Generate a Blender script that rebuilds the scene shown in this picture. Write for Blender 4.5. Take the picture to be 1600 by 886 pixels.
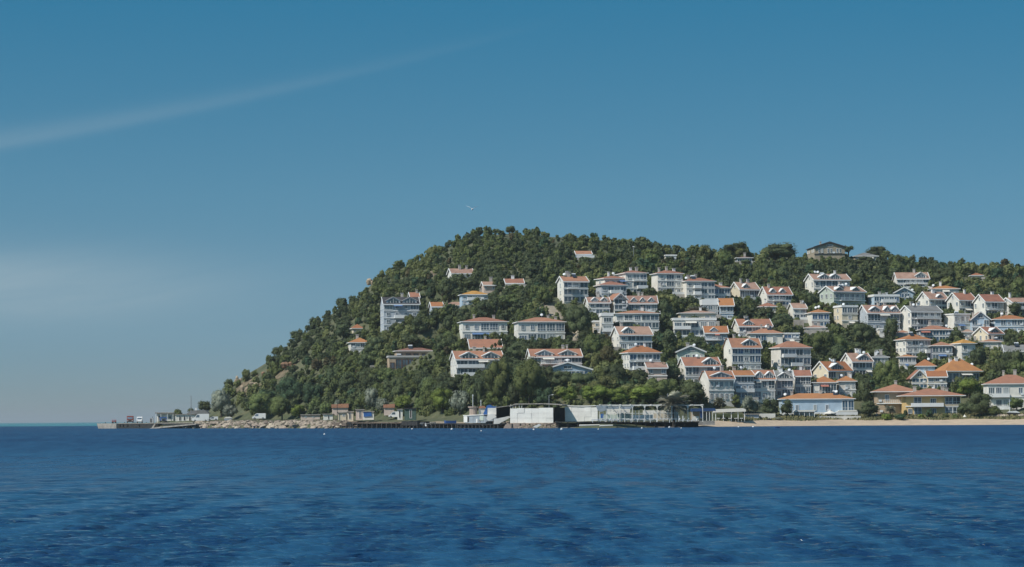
import bpy, math, random
import numpy as np
from mathutils import Euler, Vector, Matrix
random.seed(7); RNG = np.random.default_rng(7)
for o in list(bpy.data.objects): bpy.data.objects.remove(o)
SC = bpy.context.scene
COL = SC.collection
# ------------------------------------------------------------------ camera
F = 4500.0; HC = 2.45; ROLL = -0.0065
PITCH = math.atan((655.2-443)/F)
cam = bpy.data.cameras.new('camera'); cam.sensor_width = 36; cam.lens = 36*F/1600
cam.clip_start = 1; cam.clip_end = 200000
camo = bpy.data.objects.new('camera', cam); COL.objects.link(camo)
camo.location = (0, 0, HC); camo.rotation_euler = (math.pi/2+PITCH, -ROLL, 0)
SC.camera = camo
RM = np.array(camo.rotation_euler.to_matrix())
# ------------------------------------------------------------------ light
SC.view_settings.view_transform = 'Standard'; SC.view_settings.look = 'None'
SC.view_settings.exposure = EXPO = 0.45; SC.view_settings.gamma = 1
SUN_EL, SUN_AZ = math.radians(46), math.radians(-124)      # azimuth from +Y, clockwise
W = bpy.data.worlds.new('World'); SC.world = W; W.use_nodes = True
nt = W.node_tree; N = nt.nodes; L = nt.links; N.clear()
def nd(tree, typ, **kw):
    n = tree.nodes.new(typ)
    for k, v in kw.items():
        if k.startswith('i_'): n.inputs[int(k[2:]) if k[2:].isdigit() else k[2:]].default_value = v
        else: setattr(n, k, v)
    return n
def math_(tree, op, a, b=None, clamp=False):
    n = tree.nodes.new('ShaderNodeMath'); n.operation = op; n.use_clamp = clamp
    for i, v in enumerate((a, b)):
        if v is None: continue
        if isinstance(v, (int, float)): n.inputs[i].default_value = v
        else: tree.links.new(v, n.inputs[i])
    return n.outputs[0]
tc = nd(nt, 'ShaderNodeTexCoord'); sep = nd(nt, 'ShaderNodeSeparateXYZ'); L.new(tc.outputs['Generated'], sep.inputs[0])
zc = math_(nt, 'MAXIMUM', sep.outputs[2], 0.0005)
zp = math_(nt, 'POWER', zc, 0.75)
zp = math_(nt, 'ADD', math_(nt, 'MULTIPLY', zp, 1.3), 0.10)
cmb = nd(nt, 'ShaderNodeCombineXYZ'); L.new(sep.outputs[0], cmb.inputs[0]); L.new(sep.outputs[1], cmb.inputs[1]); L.new(zp, cmb.inputs[2])
nrm = nd(nt, 'ShaderNodeVectorMath', operation='NORMALIZE'); L.new(cmb.outputs[0], nrm.inputs[0])
sky = nd(nt, 'ShaderNodeTexSky', sky_type='NISHITA', sun_disc=False, sun_elevation=SUN_EL, sun_rotation=SUN_AZ,
         air_density=1.0, dust_density=0.6, ozone_density=2.0, altitude=0)
L.new(nrm.outputs[0], sky.inputs[0])
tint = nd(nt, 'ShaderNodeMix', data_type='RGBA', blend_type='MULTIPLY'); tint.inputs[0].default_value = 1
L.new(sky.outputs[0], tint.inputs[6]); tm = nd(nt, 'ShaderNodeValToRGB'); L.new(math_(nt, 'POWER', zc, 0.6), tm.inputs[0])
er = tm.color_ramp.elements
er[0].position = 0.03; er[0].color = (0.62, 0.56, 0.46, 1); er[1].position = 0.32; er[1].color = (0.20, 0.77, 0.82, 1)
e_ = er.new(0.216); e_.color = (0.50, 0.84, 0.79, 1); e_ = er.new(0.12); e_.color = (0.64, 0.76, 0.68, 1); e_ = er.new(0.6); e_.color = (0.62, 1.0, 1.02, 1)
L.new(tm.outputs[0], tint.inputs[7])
# thin cirrus: a long streak and a soft patch, laid out in sky direction
uu = math_(nt, 'DIVIDE', sep.outputs[0], math_(nt, 'MAXIMUM', sep.outputs[1], 0.05))
vv = math_(nt, 'DIVIDE', sep.outputs[2], math_(nt, 'MAXIMUM', sep.outputs[1], 0.05))
def gauss(t, w):
    q = math_(nt, 'DIVIDE', t, w); q = math_(nt, 'MULTIPLY', q, q)
    return math_(nt, 'EXPONENT', math_(nt, 'MULTIPLY', q, -1.0))
cu = nd(nt, 'ShaderNodeCombineXYZ')
L.new(math_(nt, 'MULTIPLY', uu, 6.0), cu.inputs[0]); L.new(math_(nt, 'MULTIPLY', math_(nt, 'SUBTRACT', vv, math_(nt, 'MULTIPLY', uu, 0.17)), 60.0), cu.inputs[1])
nz = nd(nt, 'ShaderNodeTexNoise', i_Scale=1.6, i_Detail=8.0, i_Roughness=0.62, i_Distortion=0.6); L.new(cu.outputs[0], nz.inputs['Vector'])
line = math_(nt, 'ADD', math_(nt, 'MULTIPLY', uu, 0.155), 0.125)
line = math_(nt, 'ADD', line, math_(nt, 'MULTIPLY', math_(nt, 'MULTIPLY', math_(nt, 'ADD', uu, 0.178), math_(nt, 'ADD', uu, 0.178)), 0.30))
off = math_(nt, 'SUBTRACT', vv, line)
wid = math_(nt, 'MAXIMUM', math_(nt, 'SUBTRACT', 0.0022, math_(nt, 'MULTIPLY', uu, 0.016)), 0.0014)
below = math_(nt, 'MULTIPLY', wid, 0.55)
side = math_(nt, 'GREATER_THAN', off, 0.0)
wid2 = math_(nt, 'ADD', math_(nt, 'MULTIPLY', wid, side), math_(nt, 'MULTIPLY', below, math_(nt, 'SUBTRACT', 1.0, side)))
streak = gauss(off, wid2)
fade = math_(nt, 'MULTIPLY', math_(nt, 'SUBTRACT', 0.02, uu), 5.0, True)
streak = math_(nt, 'MULTIPLY', streak, fade)
patch = math_(nt, 'MULTIPLY', gauss(math_(nt, 'ADD', uu, 0.175), 0.075), gauss(math_(nt, 'SUBTRACT', vv, 0.047), 0.0125))
cl = math_(nt, 'ADD', math_(nt, 'MULTIPLY', streak, 0.27), math_(nt, 'MULTIPLY', patch, 0.85))
cl = math_(nt, 'MULTIPLY', cl, math_(nt, 'ADD', math_(nt, 'MULTIPLY', nz.outputs[0], 1.1), 0.25), True)
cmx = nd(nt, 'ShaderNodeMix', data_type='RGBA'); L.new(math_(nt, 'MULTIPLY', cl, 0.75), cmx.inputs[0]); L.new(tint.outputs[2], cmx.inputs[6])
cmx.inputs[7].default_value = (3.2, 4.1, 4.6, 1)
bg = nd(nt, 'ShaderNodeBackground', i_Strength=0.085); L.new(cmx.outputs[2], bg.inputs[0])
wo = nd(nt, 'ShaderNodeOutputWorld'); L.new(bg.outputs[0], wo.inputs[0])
sl = bpy.data.lights.new('sun', 'SUN'); sl.energy = 3.3; sl.angle = math.radians(0.5); sl.color = (1.0, 0.95, 0.87)
so = bpy.data.objects.new('sun', sl); COL.objects.link(so)
SDIR = Vector((math.sin(SUN_AZ)*math.cos(SUN_EL), math.cos(SUN_AZ)*math.cos(SUN_EL), math.sin(SUN_EL)))
so.rotation_euler = SDIR.to_track_quat('Z', 'Y').to_euler(); so.location = (-300, 600, 400)
# ------------------------------------------------------------------ picture geometry
def ray(x, y):
    d = RM @ np.array([(x-800)/F, -(y-443)/F, -1.0]); return d/d[1]
def at(x, y, Y):
    d = ray(x, y)*Y; return Vector((d[0], d[1], d[2]+HC))
def pix(p):
    c = RM.T @ (np.array(p)-np.array([0, 0, HC])); return 800-F*c[0]/c[2], 443+F*c[1]/c[2]
# ------------------------------------------------------------------ materials
MATS = {}
def mat(name, col, rough=0.8, var=0.15, scale=0.8, bump=0.0, spec=0.3, col2=None, metal=0.0, island=0.0, obj=0.0, bscale=None, detail=4.0):
    if name in MATS: return MATS[name]
    m = bpy.data.materials.new(name); m.use_nodes = True; t = m.node_tree; b = t.nodes['Principled BSDF']
    b.inputs['Roughness'].default_value = rough; b.inputs['Metallic'].default_value = metal
    b.inputs['Specular IOR Level'].default_value = spec
    ge = nd(t, 'ShaderNodeNewGeometry')
    n1 = nd(t, 'ShaderNodeTexNoise', i_Scale=scale, i_Detail=detail, i_Roughness=0.6); t.links.new(ge.outputs['Position'], n1.inputs['Vector'])
    mr = nd(t, 'ShaderNodeMapRange'); mr.inputs[1].default_value = 0.32; mr.inputs[2].default_value = 0.68
    t.links.new(n1.outputs[0], mr.inputs[0])
    mx = nd(t, 'ShaderNodeMix', data_type='RGBA'); t.links.new(mr.outputs[0], mx.inputs[0])
    c2 = col2 or tuple(c*(1-2*var) for c in col)
    mx.inputs[6].default_value = (*c2, 1); mx.inputs[7].default_value = (*col, 1)
    out = mx.outputs[2]
    if island or obj:
        hs = nd(t, 'ShaderNodeHueSaturation')
        v = 1.0
        if obj:
            oi = nd(t, 'ShaderNodeObjectInfo')
            v = math_(t, 'ADD', math_(t, 'MULTIPLY', oi.outputs['Random'], obj), 1-obj/2)
            h = math_(t, 'ADD', math_(t, 'MULTIPLY', oi.outputs['Random'], obj*0.05), 0.5-obj*0.025); t.links.new(h, hs.inputs['Hue'])
        if island:
            iv = math_(t, 'ADD', math_(t, 'MULTIPLY', ge.outputs['Random Per Island'], island), 1-island/2)
            v = math_(t, 'MULTIPLY', iv, v)
        t.links.new(v, hs.inputs['Value']); t.links.new(out, hs.inputs['Color']); out = hs.outputs[0]
    t.links.new(out, b.inputs['Base Color'])
    if bump:
        n2 = nd(t, 'ShaderNodeTexNoise', i_Scale=bscale or scale*6, i_Detail=3.0); t.links.new(ge.outputs['Position'], n2.inputs['Vector'])
        bp = nd(t, 'ShaderNodeBump', i_Strength=bump, i_Distance=0.3); t.links.new(n2.outputs[0], bp.inputs['Height']); t.links.new(bp.outputs[0], b.inputs['Normal'])
    MATS[name] = m; return m
def roofmat(name, col, col2):
    if name in MATS: return MATS[name]
    m = mat(name, col, 0.85, col2=col2, scale=0.45, obj=0.25, bump=0.25, bscale=3.0); t = m.node_tree
    b = t.nodes['Principled BSDF']
    src = b.inputs['Base Color'].links[0].from_socket
    ge = nd(t, 'ShaderNodeNewGeometry'); s = nd(t, 'ShaderNodeSeparateXYZ'); t.links.new(ge.outputs['Position'], s.inputs[0])
    row = math_(t, 'SINE', math_(t, 'MULTIPLY', s.outputs[2], 2*math.pi/0.30))
    f = math_(t, 'ADD', math_(t, 'MULTIPLY', row, 0.10), 0.95)
    mx = nd(t, 'ShaderNodeMix', data_type='RGBA', blend_type='MULTIPLY'); mx.inputs[0].default_value = 1
    t.links.new(src, mx.inputs[6]); c = nd(t, 'ShaderNodeCombineColor')
    for i in range(3): t.links.new(f, c.inputs[i])
    t.links.new(c.outputs[0], mx.inputs[7]); t.links.new(mx.outputs[2], b.inputs['Base Color'])
    return m
WALL = {'w': mat('white_plaster', (0.74, 0.71, 0.64), obj=0.14, var=0.11, scale=0.35, bump=0.05), 'c': mat('cream_plaster', (0.66, 0.58, 0.44), obj=0.14, var=0.11, scale=0.35),
        'b': mat('blue_plaster', (0.42, 0.53, 0.62), obj=0.14, var=0.11, scale=0.35), 'g': mat('grey_plaster', (0.44, 0.48, 0.52), obj=0.14, var=0.11, scale=0.35),
        'y': mat('ochre_plaster', (0.66, 0.46, 0.21), var=0.10, scale=0.35), 's': mat('beige_stone', (0.40, 0.34, 0.25), var=0.16, scale=0.7, bump=0.2),
        'n': mat('pale_green_plaster', (0.50, 0.56, 0.48), obj=0.14, var=0.11, scale=0.35), 'd': mat('dark_plaster', (0.13, 0.15, 0.19), var=0.1),
        't': mat('tan_plaster', (0.48, 0.37, 0.26), var=0.12), 'p': mat('pinkish_plaster', (0.58, 0.47, 0.40), var=0.1)}
ROOF = {'r': roofmat('salmon_roof_tiles', (0.39, 0.18, 0.11), (0.28, 0.14, 0.095)), 'o': roofmat('orange_roof_tiles', (0.40, 0.17, 0.07), (0.31, 0.135, 0.065)),
        'p': roofmat('pale_pink_roof_tiles', (0.40, 0.25, 0.19), (0.27, 0.16, 0.12)), 'g': roofmat('grey_roof_tiles', (0.22, 0.22, 0.22), (0.15, 0.15, 0.14)),
        'k': roofmat('dark_roof_tiles', (0.06, 0.055, 0.06), (0.04, 0.04, 0.045)), 'y': roofmat('yellow_orange_roof_tiles', (0.46, 0.24, 0.07), (0.36, 0.17, 0.05)),
        'm': roofmat('brown_roof_tiles', (0.25, 0.12, 0.09), (0.17, 0.09, 0.07)), 'w': mat('white_roof_sheet', (0.6, 0.6, 0.58), var=0.1)}
M_TRIM = mat('white_trim', (0.74, 0.74, 0.72), var=0.05, scale=0.5)
M_TRIMG = mat('grey_trim', (0.45, 0.44, 0.42), var=0.08)
M_GLASS = mat('dark_window_glass', (0.11, 0.155, 0.19), rough=0.12, var=0.3, scale=0.5, spec=0.6, obj=0.8)
M_GLASSB = mat('blue_window_glass', (0.06, 0.13, 0.22), rough=0.12, var=0.25, scale=0.4, spec=0.6, obj=0.7)
M_CURT = mat('curtained_window', (0.30, 0.33, 0.33), rough=0.3, var=0.1, obj=0.4, spec=0.5)
M_WOOD = mat('brown_wood', (0.16, 0.08, 0.05), var=0.15)
M_RAIL = mat('white_rail_metal', (0.68, 0.70, 0.71), rough=0.5, var=0.04)
M_BRICK = mat('chimney_render', (0.50, 0.46, 0.41), var=0.15)
M_BARK = mat('tree_bark', (0.10, 0.075, 0.055), var=0.2, scale=3)
M_STEEL = mat('galvanised_steel', (0.35, 0.36, 0.37), rough=0.45, metal=0.3)
# ------------------------------------------------------------------ mesh helpers
class MB:
    def __init__(s): s.v = []; s.f = []
    def box(s, x0, y0, z0, x1, y1, z1):
        i = len(s.v)
        s.v += [(x0,y0,z0),(x1,y0,z0),(x1,y1,z0),(x0,y1,z0),(x0,y0,z1),(x1,y0,z1),(x1,y1,z1),(x0,y1,z1)]
        s.f += [tuple(i+k for k in q) for q in ((0,3,2,1),(4,5,6,7),(0,1,5,4),(1,2,6,5),(2,3,7,6),(3,0,4,7))]; return s
    def prism(s, poly, a0, a1, axis='y'):           # poly (p,z) counter-clockwise seen from -axis side
        i = len(s.v); n = len(poly)
        for a in (a0, a1):
            for p, z in poly: s.v.append((p, a, z) if axis == 'y' else (a, p, z))
        r = list(range(n))
        fl = [tuple(i+k for k in r), tuple(i+n+k for k in reversed(r))] + [(i+k, i+n+k, i+n+(k+1) % n, i+(k+1) % n) for k in r]
        s.f += fl if axis == 'y' else [tuple(reversed(q)) for q in fl]; return s
    def hull8(s, lo, hi):                            # two quads (lists of 4 points)
        i = len(s.v); s.v += [tuple(p) for p in lo]+[tuple(p) for p in hi]
        s.f += [tuple(i+k for k in q) for q in ((0,3,2,1),(4,5,6,7),(0,1,5,4),(1,2,6,5),(2,3,7,6),(3,0,4,7))]; return s
    def tube(s, p0, p1, r0, r1=None, n=6):
        p0, p1 = Vector(p0), Vector(p1); r1 = r0 if r1 is None else r1
        q = (p1-p0).to_track_quat('Z', 'Y'); i = len(s.v)
        for p, r in ((p0, r0), (p1, r1)):
            for k in range(n):
                a = 2*math.pi*k/n; s.v.append(tuple(p+q @ Vector((r*math.cos(a), r*math.sin(a), 0))))
        s.f += [(i+k, i+(k+1) % n, i+n+(k+1) % n, i+n+k) for k in range(n)] + [tuple(i+k for k in reversed(range(n))), tuple(i+n+k for k in range(n))]; return s
    def ball(s, c, r, sz=1.0, n=8, m=5, jit=0.0):
        i = len(s.v); rr = random.Random(len(s.v)*31+int(c[0]*100))
        for a in range(m+1):
            th = math.pi*a/m
            for b in range(n):
                ph = 2*math.pi*b/n; k = 1+rr.uniform(-jit, jit)
                s.v.append((c[0]+r*k*math.sin(th)*math.cos(ph), c[1]+r*k*math.sin(th)*math.sin(ph), c[2]+r*sz*k*math.cos(th)))
        for a in range(m):
            for b in range(n):
                s.f.append((i+a*n+b, i+(a+1)*n+b, i+(a+1)*n+(b+1) % n, i+a*n+(b+1) % n))
        return s
    def mesh(s, name, m=None):
        me = bpy.data.meshes.new(name); me.from_pydata(s.v, [], s.f)
        if m: me.materials.append(m)
        me.update(); return me
def npmesh(name, v, f, m, smooth=False):
    me = bpy.data.meshes.new(name); k = f.shape[1]
    me.vertices.add(len(v)); me.vertices.foreach_set('co', np.ascontiguousarray(v, dtype=np.float32).ravel())
    me.loops.add(f.size); me.loops.foreach_set('vertex_index', np.ascontiguousarray(f, dtype=np.int32).ravel())
    me.polygons.add(len(f)); me.polygons.foreach_set('loop_start', np.arange(0, f.size, k, dtype=np.int32))
    me.polygons.foreach_set('loop_total', np.full(len(f), k, dtype=np.int32))
    if smooth: me.polygons.foreach_set('use_smooth', np.ones(len(f), dtype=bool))
    me.materials.append(m); me.update(calc_edges=True); return me
def link(name, data, parent=None, loc=(0,0,0), rz=0.0):
    o = bpy.data.objects.new(name, data); COL.objects.link(o); o.location = loc
    if rz: o.rotation_euler = (0, 0, rz)
    if parent: o.parent = parent
    return o
def part(parent, name, data, m=None, loc=(0,0,0), rz=0.0):
    if isinstance(data, MB): data = data.mesh(name, m)
    return link(name, data, parent, loc, rz)
def thing(name, label, cat, loc, rz=0.0, group=None):
    o = link(name, None, None, loc, rz); o.empty_display_size = 0.5
    o['label'] = label; o['category'] = cat
    if group: o['group'] = group
    return o
def single(name, label, cat, data, m=None, loc=(0,0,0), rz=0.0, group=None):
    o = part(None, name, data, m, loc, rz); o['label'] = label; o['category'] = cat
    if group: o['group'] = group
    return o
def struct(name, data, kind='structure'):
    o = link(name, data); o['kind'] = kind; return o
# ------------------------------------------------------------------ terrain
QW = np.array([-200, 160, 300, 450, 540, 700, 800, 940, 1040, 1090, 1200, 1320, 1450, 1600, 2000, 2600])
WL = [670.0, 669.6, 669.4, 669.2, 669.2, 669.2, 669.3, 668.8, 668.0, 667.0, 666.0, 665.0, 664.3, 663.6, 662.4, 661.0]
def ywater(x, y):
    d = ray(x, y); return -HC/d[2]
YSV = np.array([ywater(a, b) for a, b in zip(QW, WL)])
def Ys(q): return np.interp(q, QW, YSV)
_qd = np.arange(-400, 3000, 10.0); _ker = np.exp(-0.5*(np.arange(-400, 401, 10)/130.0)**2); _ker /= _ker.sum()
_yp = np.convolve(np.pad(np.interp(_qd, QW, YSV), 40, mode='edge'), _ker, 'valid')
_yp = np.maximum(_yp, np.interp(_qd, QW, YSV)-8)
_k2 = np.exp(-0.5*(np.arange(-400, 401, 10)/40.0)**2); _k2 /= _k2.sum(); _yp = np.convolve(np.pad(_yp, 40, mode='edge'), _k2, 'valid')
def Ysm(q): return np.interp(q, _qd, _yp)      # smoothed shore that the hill rises from
PR = [(-200,668),(235,668),(245,657),(262,655),(300,652),(325,645),(335,632),(350,612),(365,604),(380,590),(400,577),(430,557),(455,532),(490,507),(530,478),(560,463),(578,443),(590,436),(600,427),(640,412),(675,397),
      (710,380),(740,368),(790,363),(830,366),(880,371),(930,377),(990,384),(1050,391),(1100,398),(1150,399),(1200,402),(1260,404),(1330,404),(1400,406),(1470,414),(1530,418),(1600,419),(1700,425),(2000,470),(2300,560),(2600,668)]
PX = np.array([p[0] for p in PR], float)
YR = np.interp(PX, [200, 300, 350, 450, 600, 800, 1000, 1300, 1600, 2600], [1085, 1075, 1080, 1085, 1090, 1085, 1090, 1110, 1110, 1180])
ZR = np.array([at(x, y, Y).z for (x, y), Y in zip(PR, YR)])
def Yr(q): return np.interp(q, PX, YR)
_k = RNG.normal(size=(10, 2)); _ph = RNG.uniform(0, 6.28, 10)
def wob(X, Y):
    s = 0
    for i in range(10):
        wl = 14*1.35**i; d = _k[i]/np.linalg.norm(_k[i]); s = s+np.sin((X*d[0]+Y*d[1])*6.283/wl+_ph[i])*(wl/60)**0.7
    return s*0.22
def terrain(X, Y):
    X = np.asarray(X, float); Y = np.asarray(Y, float)
    q = 800+F*X/Y; ys = Ys(q); d = Y-ys; yr = Yr(q); zr = np.interp(q, PX, ZR)
    bch = np.clip((q-1050)/50, 0, 1)
    s1 = np.interp(d, [-40, -8, 0, 3, 12, 40, 60], [-4, -2, -0.3, 1.0, 2.4, 3.0, 3.2])
    s2 = np.interp(d, [-40, -8, 0, 11, 14, 22, 40, 60], [-4, -1.6, -0.05, 1.5, 1.75, 2.9, 3.5, 3.7])
    s3 = np.interp(d, [-40, -8, 0, 5, 9, 26, 44, 60], [-4, -2, -0.7, -0.3, 0.9, 1.9, 3.0, 3.2])
    mid = np.clip((q-535)/40, 0, 1); s0 = (s1*(1-mid)+s3*mid)*(1-bch)+s2*bch
    lo = np.clip((zr-1.0)/3, 0, 1); s0 = np.where(zr < 0, np.minimum(s0, -1.5), s0)
    ym = Ysm(q); D = np.maximum(yr-ym-40, 30); t = (Y-ym-40)/D
    tc_ = np.clip(t, 0, 1); g = 0.6*tc_+0.4*np.sin(tc_*math.pi/2)
    g = np.where(t > 1, np.cos(np.clip((t-1)/1.6, 0, 1)*math.pi/2), g)
    z = s0+np.maximum(zr-3.2, 0)*g
    z = np.where((t > 1) & (zr <= 3.2), s0, z)
    fall = np.clip((t-2.0)/0.6, 0, 1); z = z*(1-fall)-4*fall
    ed = np.clip((q-236)/10, 0, 1); z = z*ed-2.5*(1-ed)
    z = z+wob(X, Y)*np.clip((Y-ym-45)/40, 0, 1)*np.clip((zr-4)/12, 0, 1)
    return z
CUT = False
def hit(x, y):
    dr = ray(x, y); q = x; Y = np.arange(float(Ys(q))-2, float(Yr(q))+90, 0.5)
    zt = carve(dr[0]*Y, Y, terrain(dr[0]*Y, Y), [p_ for p_ in PADS if abs(800+F*p_[0]/p_[1]-x) < 90]) if CUT else terrain(dr[0]*Y, Y); zr = HC+dr[2]*Y
    i = np.argmax(zr <= zt)
    if not (zr <= zt).any(): i = int(np.argmin(np.abs(Y-float(Yr(q)))))
    Yh = float(Y[i]); X = float(dr[0]*Yh); return Vector((X, Yh, float(zt[i])))
PADS = []                                            # (x, y, z, cos, sin, width, depth) of every house: the slope is cut back to make its terrace
def carve(X, Y, z, pads):
    for px, py, pz, c, s_, w, d in pads:
        lx = (X-px)*c+(Y-py)*s_; ly = -(X-px)*s_+(Y-py)*c
        out = np.hypot(np.maximum(np.maximum(-1.2-lx, lx-w-1.2), 0), np.maximum(np.maximum(-4.0-ly, ly-d*0.45), 0))
        z = np.minimum(z, np.where(out < 9, pz-0.05+1.1*out, 1e6))
    return z
def build_hill():
    qs = np.concatenate([np.arange(200, 300, 4), np.arange(300, 1700, 4), np.arange(1700, 2620, 16)]).astype(float)
    rows = np.concatenate([np.linspace(-25, 45, 36), np.linspace(48, 330, 110), np.linspace(340, 900, 40)])
    Yg = Ys(qs)[None, :]+rows[:, None]; Xg = (qs[None, :]-800)/F*Yg; Zg = carve(Xg, Yg, terrain(Xg, Yg), PADS)
    nr, nc = Yg.shape; idx = np.arange(nr*nc).reshape(nr, nc)
    fq = np.stack([idx[:-1, :-1], idx[:-1, 1:], idx[1:, 1:], idx[1:, :-1]], -1).reshape(-1, 4)
    M_SOIL = mat('dry_hill_soil', (0.120, 0.118, 0.066), 0.95, scale=0.16, col2=(0.055, 0.070, 0.034), bump=1.0, bscale=0.9, detail=10)
    struct('hill', npmesh('hill', np.stack([Xg, Yg, Zg], -1).reshape(-1, 3), fq, M_SOIL, True))
# sand beach laid over the shore strip
qb = np.arange(1074, 2000, 4).astype(float); rb = np.linspace(-6, 14, 24)
Yb = Ys(qb)[None, :]+rb[:, None]*np.clip((qb[None, :]-1070)/40+0.1, 0, 1)+(1.2*np.sin(qb/13)+0.8*np.sin(qb/5.1))[None, :]*np.clip((rb[:, None]-8)/6, 0, 1)
Xb = (qb[None, :]-800)/F*Yb; Zb = terrain(Xb, Yb)+0.06
nr, nc = Yb.shape; idx = np.arange(nr*nc).reshape(nr, nc)
fb = np.stack([idx[:-1, :-1], idx[:-1, 1:], idx[1:, 1:], idx[1:, :-1]], -1).reshape(-1, 4)
M_SAND = mat('beach_sand', (0.50, 0.39, 0.28), 0.95, scale=0.35, col2=(0.38, 0.30, 0.22), bump=0.5, bscale=1.5, detail=8)
struct('beach', npmesh('beach', np.stack([Xb, Yb, Zb], -1).reshape(-1, 3), fb, M_SAND, True))
qp = np.arange(536, 800, 4).astype(float); rp = np.linspace(7, 25, 14)
Yp = Ys(qp)[None, :]+rp[:, None]+(1.3*np.sin(qp/9)+0.9*np.sin(qp/4.3))[None, :]*np.clip((rp[:, None]-15)/8, 0, 1)
Xp = (qp[None, :]-800)/F*Yp; Zp = terrain(Xp, Yp)+0.06
nr, nc = Yp.shape; idx = np.arange(nr*nc).reshape(nr, nc)
fp = np.stack([idx[:-1, :-1], idx[:-1, 1:], idx[1:, 1:], idx[1:, :-1]], -1).reshape(-1, 4)
struct('promenade', npmesh('promenade', np.stack([Xp, Yp, Zp], -1).reshape(-1, 3), fp, mat('pinkish_shore_earth', (0.36, 0.28, 0.20), 0.95, scale=0.35, col2=(0.19, 0.16, 0.11), bump=0.8, bscale=1.6, detail=9), True))
# dirt tracks draped on the slope
def track(pts, w, name, m):
    P = []
    for (x0, y0), (x1, y1) in zip(pts[:-1], pts[1:]):
        for k in range(8): P.append(hit(x0+(x1-x0)*k/8, y0+(y1-y0)*k/8))
    v = []; f = []
    for i in range(len(P)):
        t = (P[min(i+1, len(P)-1)]-P[max(i-1, 0)]); t.z = 0; t.normalize(); n = Vector((-t.y, t.x, 0))
        for s in (-1, -0.5, 0, 0.5, 1):
            p = P[i]+n*s*w/2; v.append((p.x, p.y, float(carve(np.array(p.x), np.array(p.y), terrain(p.x, p.y), PADS))+0.25))
    for i in range(len(P)-1):
        for k in range(4): f.append((i*5+k, i*5+k+1, i*5+6+k, i*5+5+k))
    me = bpy.data.meshes.new(name); me.from_pydata(v, [], f); me.materials.append(m); return struct(name, me)
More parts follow.
